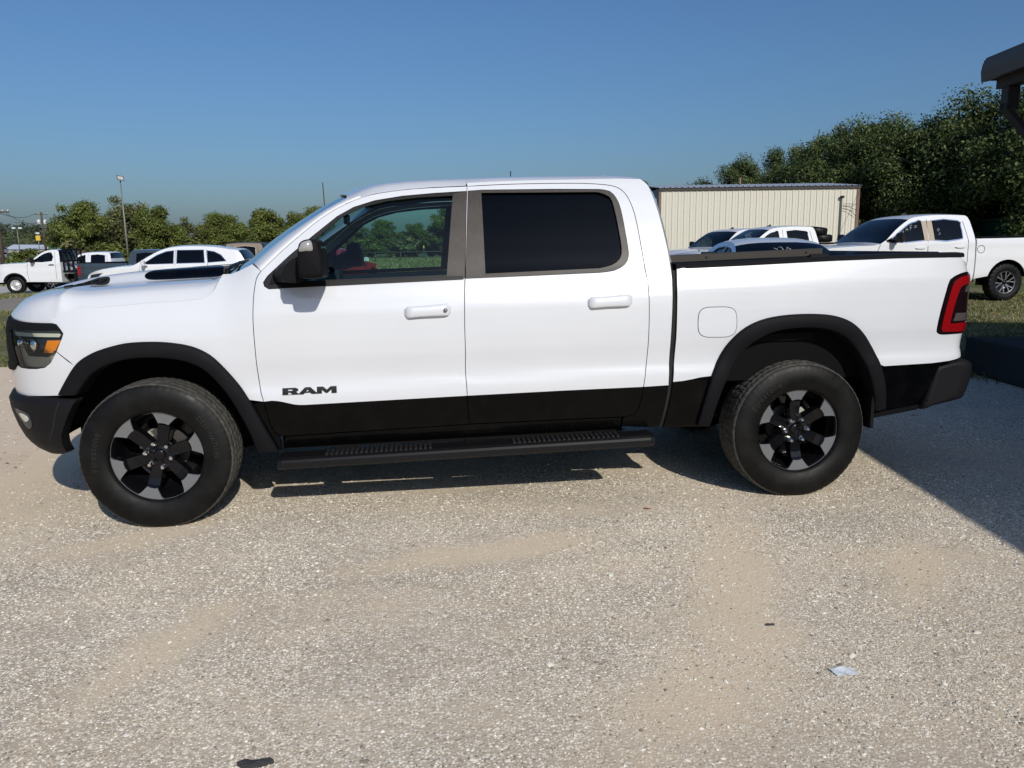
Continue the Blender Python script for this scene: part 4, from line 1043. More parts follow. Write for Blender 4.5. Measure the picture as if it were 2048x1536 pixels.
# ------------------------------------------------------------------ small litter
mat('foil', (.66, .71, .74), .45); mat('litter_dark', (.03, .03, .032), .7); mat('leaf_dry', (.20, .07, .035), .8)
b = MB(); rr = np.random.default_rng(3); rows = []
for i in range(9):
    t = i/8; row = []
    for j in range(5):
        s = j/4; x = lerp(-.042, .042, t)+.010*(.5-s); y = lerp(-.022, .024, s); row.append((x, y, .004+.003*math.sin(t*5+s*2)**2+.010*max(0, s-.6)*math.sin(3*t)+rr.uniform(0, .0008)))
    rows.append(row)
b.loft(rows, smooth=False); b.loft([[(x, y, z-.002) for x, y, z in r] for r in rows], smooth=False, flip=True)
o = tag(b.build('wrapper', 'foil'), 'crumpled silvery blue wrapper lying on the gravel at lower right', 'wrapper'); o.location = (2.93, -2.865, 0)
def chip(name, loc, lx, ly, m, label, cat_, seed, h=.006):
    r = np.random.default_rng(seed); n = 11
    top = [(lx*math.cos(6.283*i/n)*r.uniform(.7, 1), ly*math.sin(6.283*i/n)*r.uniform(.6, 1), h*r.uniform(.5, 1.3)) for i in range(n)]
    b = MB(); b.loft([[(x*1.0, y*1.0, 0) for x, y, z in top], top, [(x*.3, y*.3, h*1.2) for x, y, z in top]], closed=True, smooth=False, cap=True)
    o = tag(b.build(name, m), label, cat_); o.location = loc; o.rotation_euler = (0, 0, seed*.7); return o
chip('rubber_scrap', (.945, -3.108, 0), .058, .016, 'litter_dark', 'black scrap on the gravel at the bottom edge of the picture', 'scrap', 9, .012)
chip('dry_leaf', (2.724, -1.089, 0), .022, .009, 'leaf_dry', 'small reddish brown dry leaf on the gravel ahead of the rear wheel', 'leaf', 4)
chip('twig', (2.822, -2.498, 0), .024, .006, 'litter_dark', 'short dark twig on the gravel above the silvery wrapper', 'twig', 18)
chip('white_pebble', (2.300, -1.961, 0), .014, .010, 'lamp_white', 'single pale pebble on the gravel below the rear door', 'pebble', 5, .012)

# ------------------------------------------------------------------ buildings
mat('cream_steel', (.60, .56, .47), .45); k = NT(M['cream_steel']); v = k.coords((.3, .3, .12)); k.color(k.mix(k.noise(v, 3, 5, .6), (.53, .50, .42), (.60, .565, .475)))
mat('galvanised', (.70, .70, .70), .55); mat('rust_trim', (.16, .095, .065), .7); mat('gutter', (.04, .033, .03), .7); mat('shade_steel', (.30, .30, .31), .5)  # shade_steel: the building's left wall, with its shade put into the grey
mat('conduit', (.28, .28, .27), .5, metal=.5)
def metal_building():
    ax, ay = 13.62, 34.7; bx, by = 23.88, 33.61
    Lw = math.hypot(bx-ax, by-ay); ang = math.atan2(by-ay, bx-ax)
    T = thing('metal_building', 'long cream ribbed steel building with pale grey metal roof behind the parked trucks', 'building', (ax, ay, .10), ang)
    H_ = 4.12; D_ = 9.0
    rib = [(0, 0), (.015, -.03), (.055, -.03), (.07, 0), (.17, 0), (.178, -.008), (.20, -.008), (.208, 0), (.305, 0)]
    n = int(Lw/.305); wd = Lw/n
    me = None
    for i in range(n):                                   # one ribbed wall panel per foot
        if me is None:
            b = MB(); f = wd/.305
            b.loft([[(x*f, y, 0), (x*f, y, H_)] for x, y in rib], smooth=False, flip=False); o = b.build('wall_panel', 'cream_steel', T); me = o.data
        else: o = link_obj(bpy.data.objects.new('wall_panel', me), T)
        o.location = (i*wd, 0, 0)
    MB().box(.0, Lw, .05, .12, 0, H_).build('wall_core', 'cream_steel', T)
    m2 = None
    for i in range(24):
        if m2 is None:
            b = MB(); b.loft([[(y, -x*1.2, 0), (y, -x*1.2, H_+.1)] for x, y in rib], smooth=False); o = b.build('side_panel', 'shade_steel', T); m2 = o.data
        else: o = link_obj(bpy.data.objects.new('side_panel', m2), T)
        o.location = (-.02, D_-.0-i*.366, 0)
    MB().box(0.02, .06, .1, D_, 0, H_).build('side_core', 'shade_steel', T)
    MB().box(Lw-.06, Lw, .1, D_, 0, H_).build('side_core', 'cream_steel', T); MB().box(0, Lw, D_-.06, D_, 0, H_).build('back_wall', 'cream_steel', T)
    MB().box(-.06, .07, -.045, .0, 0, H_+.02).build('corner_trim', 'rust_trim', T); MB().box(Lw-.10, Lw+.05, -.045, .0, 0, H_+.02).build('corner_trim', 'rust_trim', T)
    MB().box(-.08, Lw+.06, -.10, -.035, H_-.02, H_+.10).build('eave_gutter', 'gutter', T)
    nr = 34; m3 = None
    for i in range(nr):
        w = (Lw+.3)/nr
        if m3 is None:
            b = MB(); b.loft([[(x, y, H_+.115+(y+.16)*.095+z) for y in (-.16, D_/2)] for x, z in ((0, 0), (.02, .035), (.06, .035), (.08, 0), (w, 0))], smooth=False, flip=True)
            b.loft([[(x, y, H_+.115+(D_/2+.16)*.095-(y-D_/2)*.095+z) for y in (D_/2, D_+.1)] for x, z in ((0, 0), (.02, .035), (.06, .035), (.08, 0), (w, 0))], smooth=False, flip=True)
            o = b.build('roof_panel', 'galvanised', T); m3 = o.data
        else: o = link_obj(bpy.data.objects.new('roof_panel', m3), T)
        o.location = (-.15+i*w, 0, 0)
    b = MB(); b.tube([(Lw-.90, -.10, .6), (Lw-.90, -.10, 3.55), (Lw-.90, -.14, 3.68)], .035, 8); b.build('conduit', 'conduit', T)
    b = MB(); b.box(Lw-.99, Lw-.81, -.22, -.05, 3.60, 3.72, .02); b.build('wall_lamp', 'trim_black', T)
    b = MB(); b.box(Lw-1.06, Lw-.74, -.15, -.03, .9, 1.35, .01); b.build('meter_box', 'conduit', T)
    for q in range(3):
        b = MB(); b.tube([(Lw-.82, -.12, 3.3-.12*q), (Lw-.5, -.16, 3.2-.16*q+.1), (Lw-.12, -.12, 3.28-.3*q)], .012, 5); b.build('service_wire', 'trim_black', T)
    b = MB(); b.tube([(4.6, 1.6, H_+.1), (4.6, 1.6, H_+.72)], .06, 8); b.build('vent_pipe', 'rust_trim', T)
    return T
metal_building()

mat('porch_roof', (.085, .080, .072), .6); mat('porch_wood', (.035, .032, .030), .7); mat('slab', (.05, .05, .05), .9, spec=.1)
k = NT(M['slab']); v = k.coords(); k.color(k.mix(k.noise(v, 3, 6, .65), (.030, .030, .029), (.060, .059, .056)))
mat('porch_wall', (.20, .19, .17), .8)
def porch():
    # local: x to the right away from the lot, y away from the camera; origin under the roof corner
    T = thing('porch_building', 'dark roofed porch corner with diagonal brace at the right edge of the picture', 'building', (7.17, 2.45, 0), -math.atan(.14))
    e = 3.2
    b = MB(); b.prism([(0, e+.02), (.03, e+.115), (.10, e+.14), (5.0, e+1.14), (9.9, e+.14), (9.9, e+.06), (5.0, e+1.08), (.10, e+.06), (.05, e+.02)], -14, 0); b.build('roof', 'porch_roof', T)
    b = MB(); b.prism([(.0, e-.115), (-.012, e-.02), (.0, e+.055), (.02, e+.09), (.05, e+.09), (.05, e-.115)], -14, .0); b.build('fascia', 'porch_roof', T)
    b = MB(); b.prism([(.03, e-.10), (.03, e+.10), (5.0, e+1.10), (9.9, e+.10), (9.9, e-.10)], -.0, .035); b.build('barge_board', 'porch_roof', T)
    b = MB(); b.box(.06, 9.8, -14, -.02, e-.05, e-.02); b.build('soffit', 'porch_wood', T)
    b = MB(); b.box(.12, .26, -13.9, -.06, e-.20, e-.052); b.build('eave_beam', 'porch_wood', T)
    for y in (-.20, -4.2, -8.2):
        b = MB(); b.box(.13, .25, y-.06, y+.06, e-.42, e-.20, .006)
        b.loft([[(p[0], yy, p[1]) for p in ((.13, e-.42), (.13, e-.36), (1.72, e-1.96), (1.72, e-2.06))] for yy in (y-.06, y+.06)], closed=True, smooth=False, cap=True); b.build('brace', 'porch_wood', T)
        b = MB(); b.box(1.70, 1.86, y-.08, y+.08, .40, e-.05, .008); b.build('post', 'porch_wood', T)
    b = MB(); b.box(.42, 9.6, -14, .62, 0, .40, .015); b.build('slab', 'slab', T)
    b = MB(); b.box(4.25, 4.40, -14, -.02, .40, e+.9); b.build('wall', 'porch_wall', T)
    b = MB(); b.box(4.235, 4.25, -3.6, -2.7, .40, 2.5); b.build('door', 'porch_wood', T)
    return T
porch()
mat('green_steel', (.012, .05, .035), .5); mat('white_post', (.6, .6, .58), .6)
def green_shed():
    T = thing('green_shed', 'dark green shed in deep shade under the oaks at far right', 'shed', (30.4, 30.6, .15), -.1)
    b = MB()
    for i in range(22): b.box(i*.3, i*.3+.26, -.03, .02, 0, 2.25)
    b.build('wall', 'green_steel', T); MB().box(-.1, 6.7, .02, 4, 2.25, 2.4).build('roof', 'green_steel', T); MB().box(0, 6.6, .03, 3.9, 0, 2.24).build('core', 'green_steel', T)
    for x in (.85, 1.25): MB().box(x, x+.09, -.12, -.04, 0, 1.95).build('post', 'white_post', T)
green_shed()
# ------------------------------------------------------------------ parked vehicles in the background
mat('bg_white', (.66, .665, .68), .35, coat=1.0); mat('bg_warm_white', (.62, .62, .62), .4, coat=.8); mat('bg_navy', (.020, .035, .050), .35, coat=1.0)
mat('bg_silver', (.60, .63, .68), .3, metal=.15, coat=1.0); mat('bg_tan', (.20, .150, .105), .4, coat=.6); mat('bg_black', (.010, .010, .011), .35, coat=.8)
mat('tan_trim', (.33, .27, .20), .5); mat('hub_steel', (.55, .54, .52), .4, metal=.4); mat('marker', (.45, .47, .49), .6)
glass_mat('bg_glass', (.10, .13, .14)); glass_mat('bg_glass_clear', (.55, .66, .60)); glass_mat('bg_glass_black', (.02, .025, .03))
mat('bg_grey_top', (.05, .045, .042), .5); mat('bg_red', (.30, .012, .010), .35, coat=.8)

def bg_wheel(parent, x, y, r, style, phi=0.0):
    W = bpy.data.objects.new('wheel', None); W.empty_display_size = .2; link_obj(W, parent); W.location = (x, y, r-.01)
    if y > 0: W.rotation_euler = (0, 0, math.pi)
    rr = r*.60; b = MB()
    n = 72; prof = [(rr*.97, -.09), (rr, -.115), (r*.78, -.128), (r*.92, -.122), (r*.985, -.105), (r, -.07), (r, .07), (r*.985, .105), (r*.85, .125), (rr, .11)]
    rows = []
    for i in range(n):
        a = 2*math.pi*i/n; rows.append([((q-(.012 if style == 'offroad' and 3 <= j <= 8 and i % 3 == 0 else 0))*math.cos(a), h, (q-(.012 if style == 'offroad' and 3 <= j <= 8 and i % 3 == 0 else 0))*math.sin(a)) for j, (q, h) in enumerate(prof)])
    rows.append(rows[0]); b.loft(rows, smooth=style != 'offroad'); b.build('tyre', 'rubber', W)
    b = MB()
    if style == 'steel':
        b.lathe([(rr, -.10), (rr*.93, -.108), (rr*.86, -.085), (rr*.70, -.06), (rr*.52, -.085), (rr*.34, -.088), (rr*.30, -.11), (rr*.12, -.125), (0, -.125)], 36); b.build('rim', 'hub_steel', W)
        for i in range(8):
            a = 2*math.pi*i/8; b = MB(); b.lathe([(0, -.075), (rr*.075, -.0745), (rr*.08, -.06)], 8, c=(rr*.70*math.cos(a), 0, rr*.70*math.sin(a)), smooth=False); b.build('vent_hole', 'dark_shell', W)
    else:
        b.lathe([(rr, -.10), (rr*.95, -.09), (rr*.9, .0), (rr*.6, .05), (0, .05)], 36); b.build('rim_barrel', 'rim_black', W)
        b = MB(); b.lathe([(rr*.93, -.094), (rr*.955, -.104), (rr*1.0, -.104), (rr*1.01, -.095)], 48); b.build('rim_lip', 'machined', W)
        ns = 6 if style == 'offroad' else 5
        for i in range(ns):
            a0 = phi+2*math.pi*i/ns; b = MB()
            pol = lambda q, da, y_: (q*math.cos(a0+da), y_, q*math.sin(a0+da))
            if style == 'offroad':
                for s in (-1, 1):
                    b.loft([[pol(rr*.20, s*.25, -.075), pol(rr*.20, s*.02, -.075)], [pol(rr*.50, s*.20, -.085), pol(rr*.50, s*.03, -.085)], [pol(rr*.75, s*.27, -.092), pol(rr*.75, s*.13, -.092)], [pol(rr*.95, s*.31, -.098), pol(rr*.95, s*.19, -.098)]], smooth=False, flip=s < 0)
            else:
                b.loft([[pol(rr*.15, .4, -.08), pol(rr*.15, -.4, -.08)], [pol(rr*.5, .16, -.09), pol(rr*.5, -.16, -.09)], [pol(rr*.95, .13, -.098), pol(rr*.95, -.13, -.098)]], smooth=False)
            b.build('spoke', 'machined', W)
        b = MB(); b.lathe([(0, -.095), (rr*.14, -.094), (rr*.2, -.08), (rr*.2, .0)], 20); b.build('hub_cap', 'rim_black' if style == 'offroad' else 'machined', W)
    return W

def vehicle(name, label, cat_, loc, rot, sp, paint, group=None, scale=1.0):
    T = thing(name, label, cat_, loc, rot, group); T.scale = (scale,)*3
    W = sp['W']; belt = sp['belt']; roof = sp['roof']; tum = sp.get('tum', .20); x0, x1 = sp['x0'], sp['x1']
    ft, rt = sp.get('nose', .16), sp.get('tail', .07)
    def hw(x, z):
        w = W-.07*sstep(.62, .25, z)-.012*sstep(.95, 1.2, z)
        if z > belt: w -= tum*((z-belt)/(roof-belt))**1.15
        w -= ft*sstep(x0+.65, x0-.02, x)**1.6+rt*sstep(x1-.45, x1+.02, x)**1.6
        return w
    S = lambda x, z, off=0.0: (x, -(hw(x, z)+off), z)
    wheels = sp['wheels']; wr = sp['wr']; ra = wr*sp.get('arch', 1.17)
    for bd in sp['bodies']:
        top = cat(bd['top'], 3); zb = bd['zb']
        # side outline with wheel arches
        arches = []
        for wx in wheels:
            if top[0][0]-ra < wx < top[-1][0]+ra and bd.get('arch', True):
                zc_ = wr-.01; A = [(wx+ra*math.cos(t), zc_+.02+ra*math.sin(t)) for t in np.linspace(math.pi*1.08, -math.pi*.08, 22)]
                arches.append((wx, [p for p in A if p[1] > zb-.02]))
        bottom = [(bd['top'][0][0]+.03, zb)]
        for wx, A in arches:
            if A[0][0] > bottom[-1][0]: bottom += A
        bottom.append((bd['top'][-1][0]-.03, zb))
        outl = bottom+top[::-1]
        m = bd.get('mat', paint)
        for mir in (False, True):
            wins = [cat(w_, 2, True) if len(w_) > 5 else w_ for w_, _ in bd.get('wins', ())]
            doors = bd.get('doors', ())
            sd = panel('body_side', S, outl, m, T, holes=wins, mir=mir, res=.09, depth=.04, gap=.0)
            for (w_, gm), wp in zip(bd.get('wins', ()), wins):
                panel('side_window', S, wp, gm, sd, off=-.012, depth=0, gap=-.006, res=.12, mir=mir)
                if bd.get('wtrim'): panel('window_trim', S, shrink(dedupe(wp), -.018), bd['wtrim'], sd, off=.004, depth=.012, gap=0, holes=[shrink(dedupe(wp), .004)], res=.12, mir=mir)
            for d_ in doors: 
                for a, b_ in zip(d_, d_[1:]):
                    dx, dz = b_[0]-a[0], b_[1]-a[1]; l = math.hypot(dx, dz); ex, ez = -dz/l*.006, dx/l*.006
                    panel('door_seam', S, [(a[0]+ex, a[1]+ez), (a[0]-ex, a[1]-ez), (b_[0]-ex, b_[1]-ez), (b_[0]+ex, b_[1]+ez)], 'dark_shell', sd, off=.002, depth=0, gap=0, res=.15, mir=mir)
            for hx, hz in bd.get('handles', ()): panel('door_handle', S, cat([(hx, hz), (hx+.06, hz-.018), (hx+.20, hz-.016), (hx+.25, hz+.006), (hx+.2, hz+.022), (hx+.06, hz+.020)], 2, True), bd.get('hmat', m), sd, off=.03, depth=.03, gap=0, res=.08, mir=mir)
            for pn, po, pm in bd.get('trims', ()): panel(pn, S, po, pm, sd, off=.005, depth=.01, gap=0, res=.1, mir=mir)
            for wx, A in arches:
                b = MB(); b.loft([[(x, -(hw(x, z)-.03), z), (x, -(W-.35), z)] for x, z in [(wx+(p[0]-wx)*.99, p[1]-.005) for p in A]], smooth=False, flip=True); b.box(wx-ra, wx+ra, -(W-.30), -(W-.34), .35, wr+ra*.95); b.build('wheel_well', 'liner', T, mir=mir)
                if bd.get('flare'):
                    panel('wheel_flare', S, A+[(wx+(p[0]-wx)*1.13, p[1]+.02+(p[1]-wr)*.10) for p in A[::-1]], bd['flare'], T, off=.012, depth=.03, gap=0, res=.1, mir=mir)
        # skin across the top, one mesh per named stretch of the contour
        fr = [0, .012, .035, .08, .16, .3, .5, .7, .84, .92, .965, .988, 1]
        def row(i):
            x, z = top[i]; a, c = top[max(0, i-1)], top[min(len(top)-1, i+1)]; dx, dz = c[0]-a[0], c[1]-a[1]; l = math.hypot(dx, dz) or 1; nx, nz = -dz/l, dx/l
            w = hw(x, z); cr = bd.get('crown', .045)
            return [(x+nx*cr*(1-abs(2*t-1)**3.2), -w+2*w*t, z+nz*cr*(1-abs(2*t-1)**3.2)) for t in fr]
        for nm, xa, xb, pm in bd['skin']:
            ids = [i for i in range(len(top)) if xa*3 <= i <= xb*3]
            b = MB(); b.loft([row(i) for i in ids], flip=True); b.build(nm, pm or m, T)
        b = MB(); xs_ = [p[0] for p in bd['top']]; b.box(min(xs_)+.1, max(xs_)-.05, -(W-.12), W-.12, zb+.02, zb+.10); b.build('floor_pan', 'underbody', T)
    for nm, fn in sp.get('extra', ()): fn(T, hw, S, paint)
    for i, wx in enumerate(wheels):
        for y in (-(W-.13), W-.13): bg_wheel(T, wx, y, wr, sp['wstyle'], .3+i)
    return T

def lamps(front, rear):
    def f(T, hw, S, paint):
        for mir in (False, True):
            for nm, po, m in front+rear: panel(nm, S, po, m, T, off=.010, depth=.03, gap=0, res=.07, mir=mir)
    return ('lamps', f)
def mirrors(x, z, m='trim_black', cap=None, sc=1.0):
    def f(T, hw, S, paint):
        for mir in (False, True):
            w = hw(x, z); b = MB(); b.box(x, x+.10, -w-.10, -w+.03, z-.02, z+.04, .01); b.box(x-.02*sc, x+.09*sc, -w-.30, -w-.08, z-.02, z+.19*sc, .035); o = b.build('side_mirror', m, T, mir=mir)
            if cap: b = MB(); b.box(x-.03, x+.07, -w-.306, -w-.10, z+.10, z+.20, .02); b.build('mirror_cap', cap, o, mir=mir)
    return ('mirrors', f)
def seats(xs, z=1.0, dash=.75, W=.62):
    def f(T, hw, S, paint):
        b = MB(); b.prism([(dash-.3, .7), (dash-.3, z+.15), (dash, z+.12), (dash+.1, .7)], -W, W); b.build('dashboard', 'interior', T)
        for x in xs:
            for y in (-.38, .38):
                b = MB(); b.box(x-.45, x, y-.24, y+.24, .55, .75, .04); b.box(x-.05, x+.10, y-.24, y+.24, .70, z+.32, .05); b.box(x+.0, x+.10, y-.12, y+.12, z+.36, z+.52, .03); b.build('seat', 'seat_cloth', T)
    return ('seats', f)
def tonneau(x0, x1, z, W=.86, m='liner'):
    def f(T, hw, S, paint):
        b = MB(); b.box(x0, x1, -W, W, z+.012, z+.050, .01); b.build('bed_cover', m, T)
    return ('tonneau', f)
def fin(x, z):
    def f(T, hw, S, paint):
        b = MB(); b.loft([[(x, -.02, z), (x, 0, z), (x, .02, z)], [(x+.10, -.02, z), (x+.13, 0, z+.07), (x+.10, .02, z)], [(x+.17, -.02, z), (x+.17, 0, z+.055), (x+.17, .02, z)], [(x+.18, -.02, z), (x+.18, 0, z), (x+.18, .02, z)]], smooth=False); b.build('roof_antenna', 'trim_black', T)
    return ('fin', f)

def crew_pickup(W=1.0, wb=3.75, glassf='bg_glass', glassr='bg_glass_black', wr=.41, style='offroad', pillar='trim_black', wtrim=None, black=None, extra=(), handles=None, fuel=False, flare=None, cover=True, bm=None):
    cab_top = [(-.90, .48), (-.97, .70), (-.965, 1.02), (-.90, 1.16), (-.55, 1.235), (.10, 1.275), (.62, 1.315), (1.02, 1.62), (1.36, 1.835), (1.62, 1.905), (2.10, 1.935), (2.60, 1.925), (2.80, 1.885), (2.87, 1.62), (2.905, 1.36), (2.915, .80), (2.90, .46)]
    wf = [(.78, 1.365), (1.68, 1.385), (1.66, 1.80), (1.52, 1.785), (1.36, 1.74), (1.14, 1.60), (.90, 1.43)]
    wrr = [(1.905, 1.388), (2.52, 1.40), (2.60, 1.46), (2.585, 1.70), (2.54, 1.80), (1.895, 1.806)]
    cab = dict(top=cab_top, zb=.46, wins=[(wf, glassf), (wrr, glassr)], wtrim=wtrim,
               doors=[[(.62, 1.30), (.56, 1.15), (.56, .80), (.64, .52)], [(1.785, 1.84), (1.76, 1.38), (1.76, .52)], [(2.66, 1.80), (2.74, 1.35), (2.73, .85), (2.64, .54)]],
               handles=handles or [(1.46, 1.215), (2.42, 1.225)], trims=[('pillar_trim', [(1.672, 1.372), (1.77, 1.375), (1.775, 1.812), (1.652, 1.805)], pillar), ('pillar_trim', [(1.785, 1.375), (1.915, 1.378), (1.905, 1.815), (1.79, 1.812)], pillar)],
               skin=[('front_fascia', 0, 3, bm), ('hood', 3, 6, None), ('windshield', 6, 8, 'bg_glass'), ('roof', 8, 12, None), ('rear_window', 12, 13, 'bg_glass_black'), ('cab_back', 13, 16, None)], flare=flare)
    if fuel: cab['doors'] = cab['doors']
    bed = dict(top=[(2.94, .50), (2.945, .9), (2.95, 1.36), (2.97, 1.40), (3.6, 1.405), (4.5, 1.415), (4.95, 1.42), (4.99, 1.38), (5.00, 1.0), (4.99, .62)], zb=.52, crown=.012,
               doors=[[(3.06+.09*math.cos(t), 1.17+.085*math.sin(t)) for t in np.linspace(0, 6.283, 13)]] if fuel else [], flare=flare,
               skin=[('bed_front', 0, 2, None), ('bed_top', 2, 6, None), ('tailgate', 6, 9, None)])
    def bumpers(T, hw, S, paint):
        for xx, w, z0, z1 in ((-1.02, .86, .42, .66), (4.96, .92, .48, .72)):
            b = MB(); b.box(xx, xx+.16, -w, w, z0, z1, .035); b.build('bumper', black or 'chrome', T)
        for mir in (False, True):
            b = MB(); b.box(.60, 2.75, -1.0, -.86, .33, .39, .015); b.build('running_board', 'black_plastic', T, mir=mir)
        b = MB()
        for z in (.78, .88, .98): b.box(-1.0, -.955, -.62, .62, z, z+.05, .01)
        b.build('grille', black or 'trim_black', T)
    ex = [('bumpers', bumpers), mirrors(.92, 1.36), seats((1.62, 2.5), 1.15, .92), lamps([('headlight', [(-.93, .86), (-.72, .88), (-.60, 1.04), (-.90, 1.06)], 'lamp_silver')], [('tail_lamp', [(4.86, .92), (4.985, .92), (4.985, 1.30), (4.86, 1.30)], 'red_lens')])]
    if cover: ex.append(tonneau(2.98, 4.96, 1.405))
    return dict(W=W, belt=1.33, roof=1.92, tum=.21, x0=-.97, x1=5.0, wheels=(0.0, wb), wr=wr, wstyle=style, bodies=[cab, bed], extra=ex+list(extra), nose=.14, tail=.04)

PG = 'pickups parked behind the white truck'
V1 = vehicle('pickup_truck', 'white crew cab pickup on the grass at right, tan window pillars and dark glass', 'pickup truck', (10.78, 11.95, .12), R(1.5),
             crew_pickup(wr=.425, pillar='tan_trim', wtrim='chrome', extra=[fin(1.68, 1.955)], fuel=True), 'bg_white', PG)
V2 = vehicle('pickup_truck', 'white older crew cab pickup carrying two loose tires, in front of cream building', 'pickup truck', (10.15, 17.65, .02), R(4),
             crew_pickup(W=.98, wr=.39, style='alloy', glassf='bg_glass_clear', pillar='bg_warm_white', extra=[fin(1.68, 1.955)], handles=[(1.46, 1.20), (2.42, 1.21)]), 'bg_warm_white', PG)
V3 = vehicle('pickup_truck', 'white older pickup half hidden, leftmost truck in front of cream building', 'pickup truck', (10.40, 20.6, .02), R(17),
             crew_pickup(W=.98, wr=.39, style='alloy', glassf='bg_glass_clear', pillar='bg_warm_white', extra=[fin(1.68, 1.955)]), 'bg_warm_white', PG)
V4 = vehicle('pickup_truck', 'white crew cab pickup far left behind the black flatbed', 'pickup truck', (-17.2, 36.9, -.47), R(0),
             crew_pickup(W=.98, wr=.39, style='alloy', pillar='bg_white', glassf='bg_glass', glassr='bg_glass_black', extra=[]), 'bg_white', PG)
V5 = vehicle('pickup_truck', 'dark blue pickup at left with its red tail lamp towards the flatbed truck', 'pickup truck', (-8.25, 30.5, -.40), R(180),
             crew_pickup(W=.98, wr=.39, style='alloy', pillar='bg_navy', glassf='bg_glass_black', glassr='bg_glass_black', black='trim_black'), 'bg_navy', PG)
V6 = vehicle('pickup_truck', 'brown pickup with dark roof, its rear window showing past the white crossover', 'pickup truck', (-7.25, 24.75, -.20), R(0),
             crew_pickup(W=.98, wr=.39, style='alloy', pillar='tan_trim', glassf='bg_glass_black', glassr='bg_glass_black', wtrim='tan_trim', black='trim_black', bm='bg_tan'), 'bg_tan', PG)
for c_ in V6.children:
    if c_.name.startswith('roof'): c_.data.materials[0] = M['bg_grey_top']

# hand lettering on the windows of the white pickup at the right
def scribble(T, pts, name):
    b = MB()
    for st in pts: b.tube([(x, -(1.0-.21*((z-1.33)/.59)**1.15-.012+.004), z) for x, z in st], .0045, 5)
    return b.build(name, 'marker', T)
for q, st in enumerate([[(1.12, 1.56), (1.15, 1.60), (1.18, 1.55), (1.20, 1.60)], [(1.24, 1.58), (1.28, 1.66), (1.31, 1.59)], [(1.25, 1.615), (1.31, 1.63)], [(1.36, 1.60), (1.37, 1.70), (1.42, 1.72)], [(1.35, 1.655), (1.41, 1.665)], [(1.46, 1.69), (1.53, 1.71)], [(1.46, 1.66), (1.53, 1.68)], [(2.02, 1.56), (2.06, 1.62), (2.03, 1.64), (2.00, 1.59)], [(2.02, 1.50), (2.07, 1.52), (2.05, 1.55)]]): scribble(V1, [st], 'window_lettering')

# single cab flatbed truck
def flatbed_extra(T, hw, S, paint):
    b = MB(); b.box(2.12, 5.2, -1.05, 1.05, .92, 1.02, .01); b.build('deck', 'black_plastic', T)
    b = MB()
    for y in (-.95, -.5, 0, .5, .95): b.tube([(2.14, y, 1.0), (2.14, y, 1.95)], .035, 6)
    b.tube([(2.14, -.95, 1.95), (2.14, .95, 1.95)], .04, 6); b.tube([(2.14, -.95, 1.45), (2.14, .95, 1.45)], .03, 6); b.build('headache_rack', 'black_plastic', T)
    b = MB(); b.tube([(2.15, -.95, 1.45), (2.7, -.98, 1.06)], .03, 6); b.build('rack_stay', 'black_plastic', T)
    b = MB(); b.tube([(2.15, .95, 1.45), (2.7, .98, 1.06)], .03, 6); b.build('rack_stay', 'black_plastic', T)
    for x0 in (2.55, 4.25):
        b = MB(); b.box(x0, x0+.75, -1.04, -.62, .48, .91, .02); b.build('tool_box', 'black_plastic', T)
    b = MB(); b.box(2.0, 5.2, -.45, -.33, .62, .84); b.build('chassis_rail', 'underbody', T); b = MB(); b.box(2.0, 5.2, .33, .45, .62, .84); b.build('chassis_rail', 'underbody', T)
    b = MB(); b.box(-1.03, -.86, -.88, .88, .42, .72, .03); b.build('bumper', 'grey_plastic', T)
    b = MB(); b.tube([(2.2, -.9, .75), (2.45, -.95, .45)], .03, 6); b.build('mud_guard_stay', 'underbody', T)
single = dict(W=1.0, belt=1.36, roof=1.93, tum=.20, x0=-.97, x1=5.2, wheels=(0.0, 3.6), wr=.40, wstyle='steel', nose=.14, tail=.0,
              bodies=[dict(top=[(-.90, .50), (-.97, .75), (-.965, 1.12), (-.88, 1.27), (-.4, 1.335), (.2, 1.36), (.62, 1.39), (.98, 1.66), (1.25, 1.85), (1.45, 1.92), (1.70, 1.94), (1.86, 1.92), (1.93, 1.84), (2.0, 1.40), (2.02, .9), (2.02, .50)], zb=.50,
                           wins=[([(.80, 1.42), (1.66, 1.445), (1.62, 1.83), (1.42, 1.82), (1.24, 1.75), (1.0, 1.58)], 'bg_glass_clear')], handles=[(1.50, 1.28)], hmat='trim_black', flare='black_plastic',
                           doors=[[(.62, 1.36), (.57, 1.2), (.57, .85), (.62, .58)], [(1.75, 1.85), (1.80, 1.4), (1.80, .6)]],
                           skin=[('front_fascia', 0, 3, None), ('hood', 3, 6, None), ('windshield', 6, 8, 'bg_glass'), ('roof', 8, 11, None), ('rear_window', 11, 13, 'bg_glass_black'), ('cab_back', 13, 15, None)])],
              extra=[('flatbed', flatbed_extra), mirrors(.84, 1.40, sc=1.25), seats((1.5,), 1.15, .9), lamps([('headlight', [(-.94, 1.00), (-.75, 1.02), (-.62, 1.16), (-.92, 1.18)], 'lamp_silver')], [])])
V7 = vehicle('flatbed_truck', 'white single cab truck with black flatbed at the far left edge', 'truck', (-17.05, 33.1, -.34), R(0), single, 'bg_white')

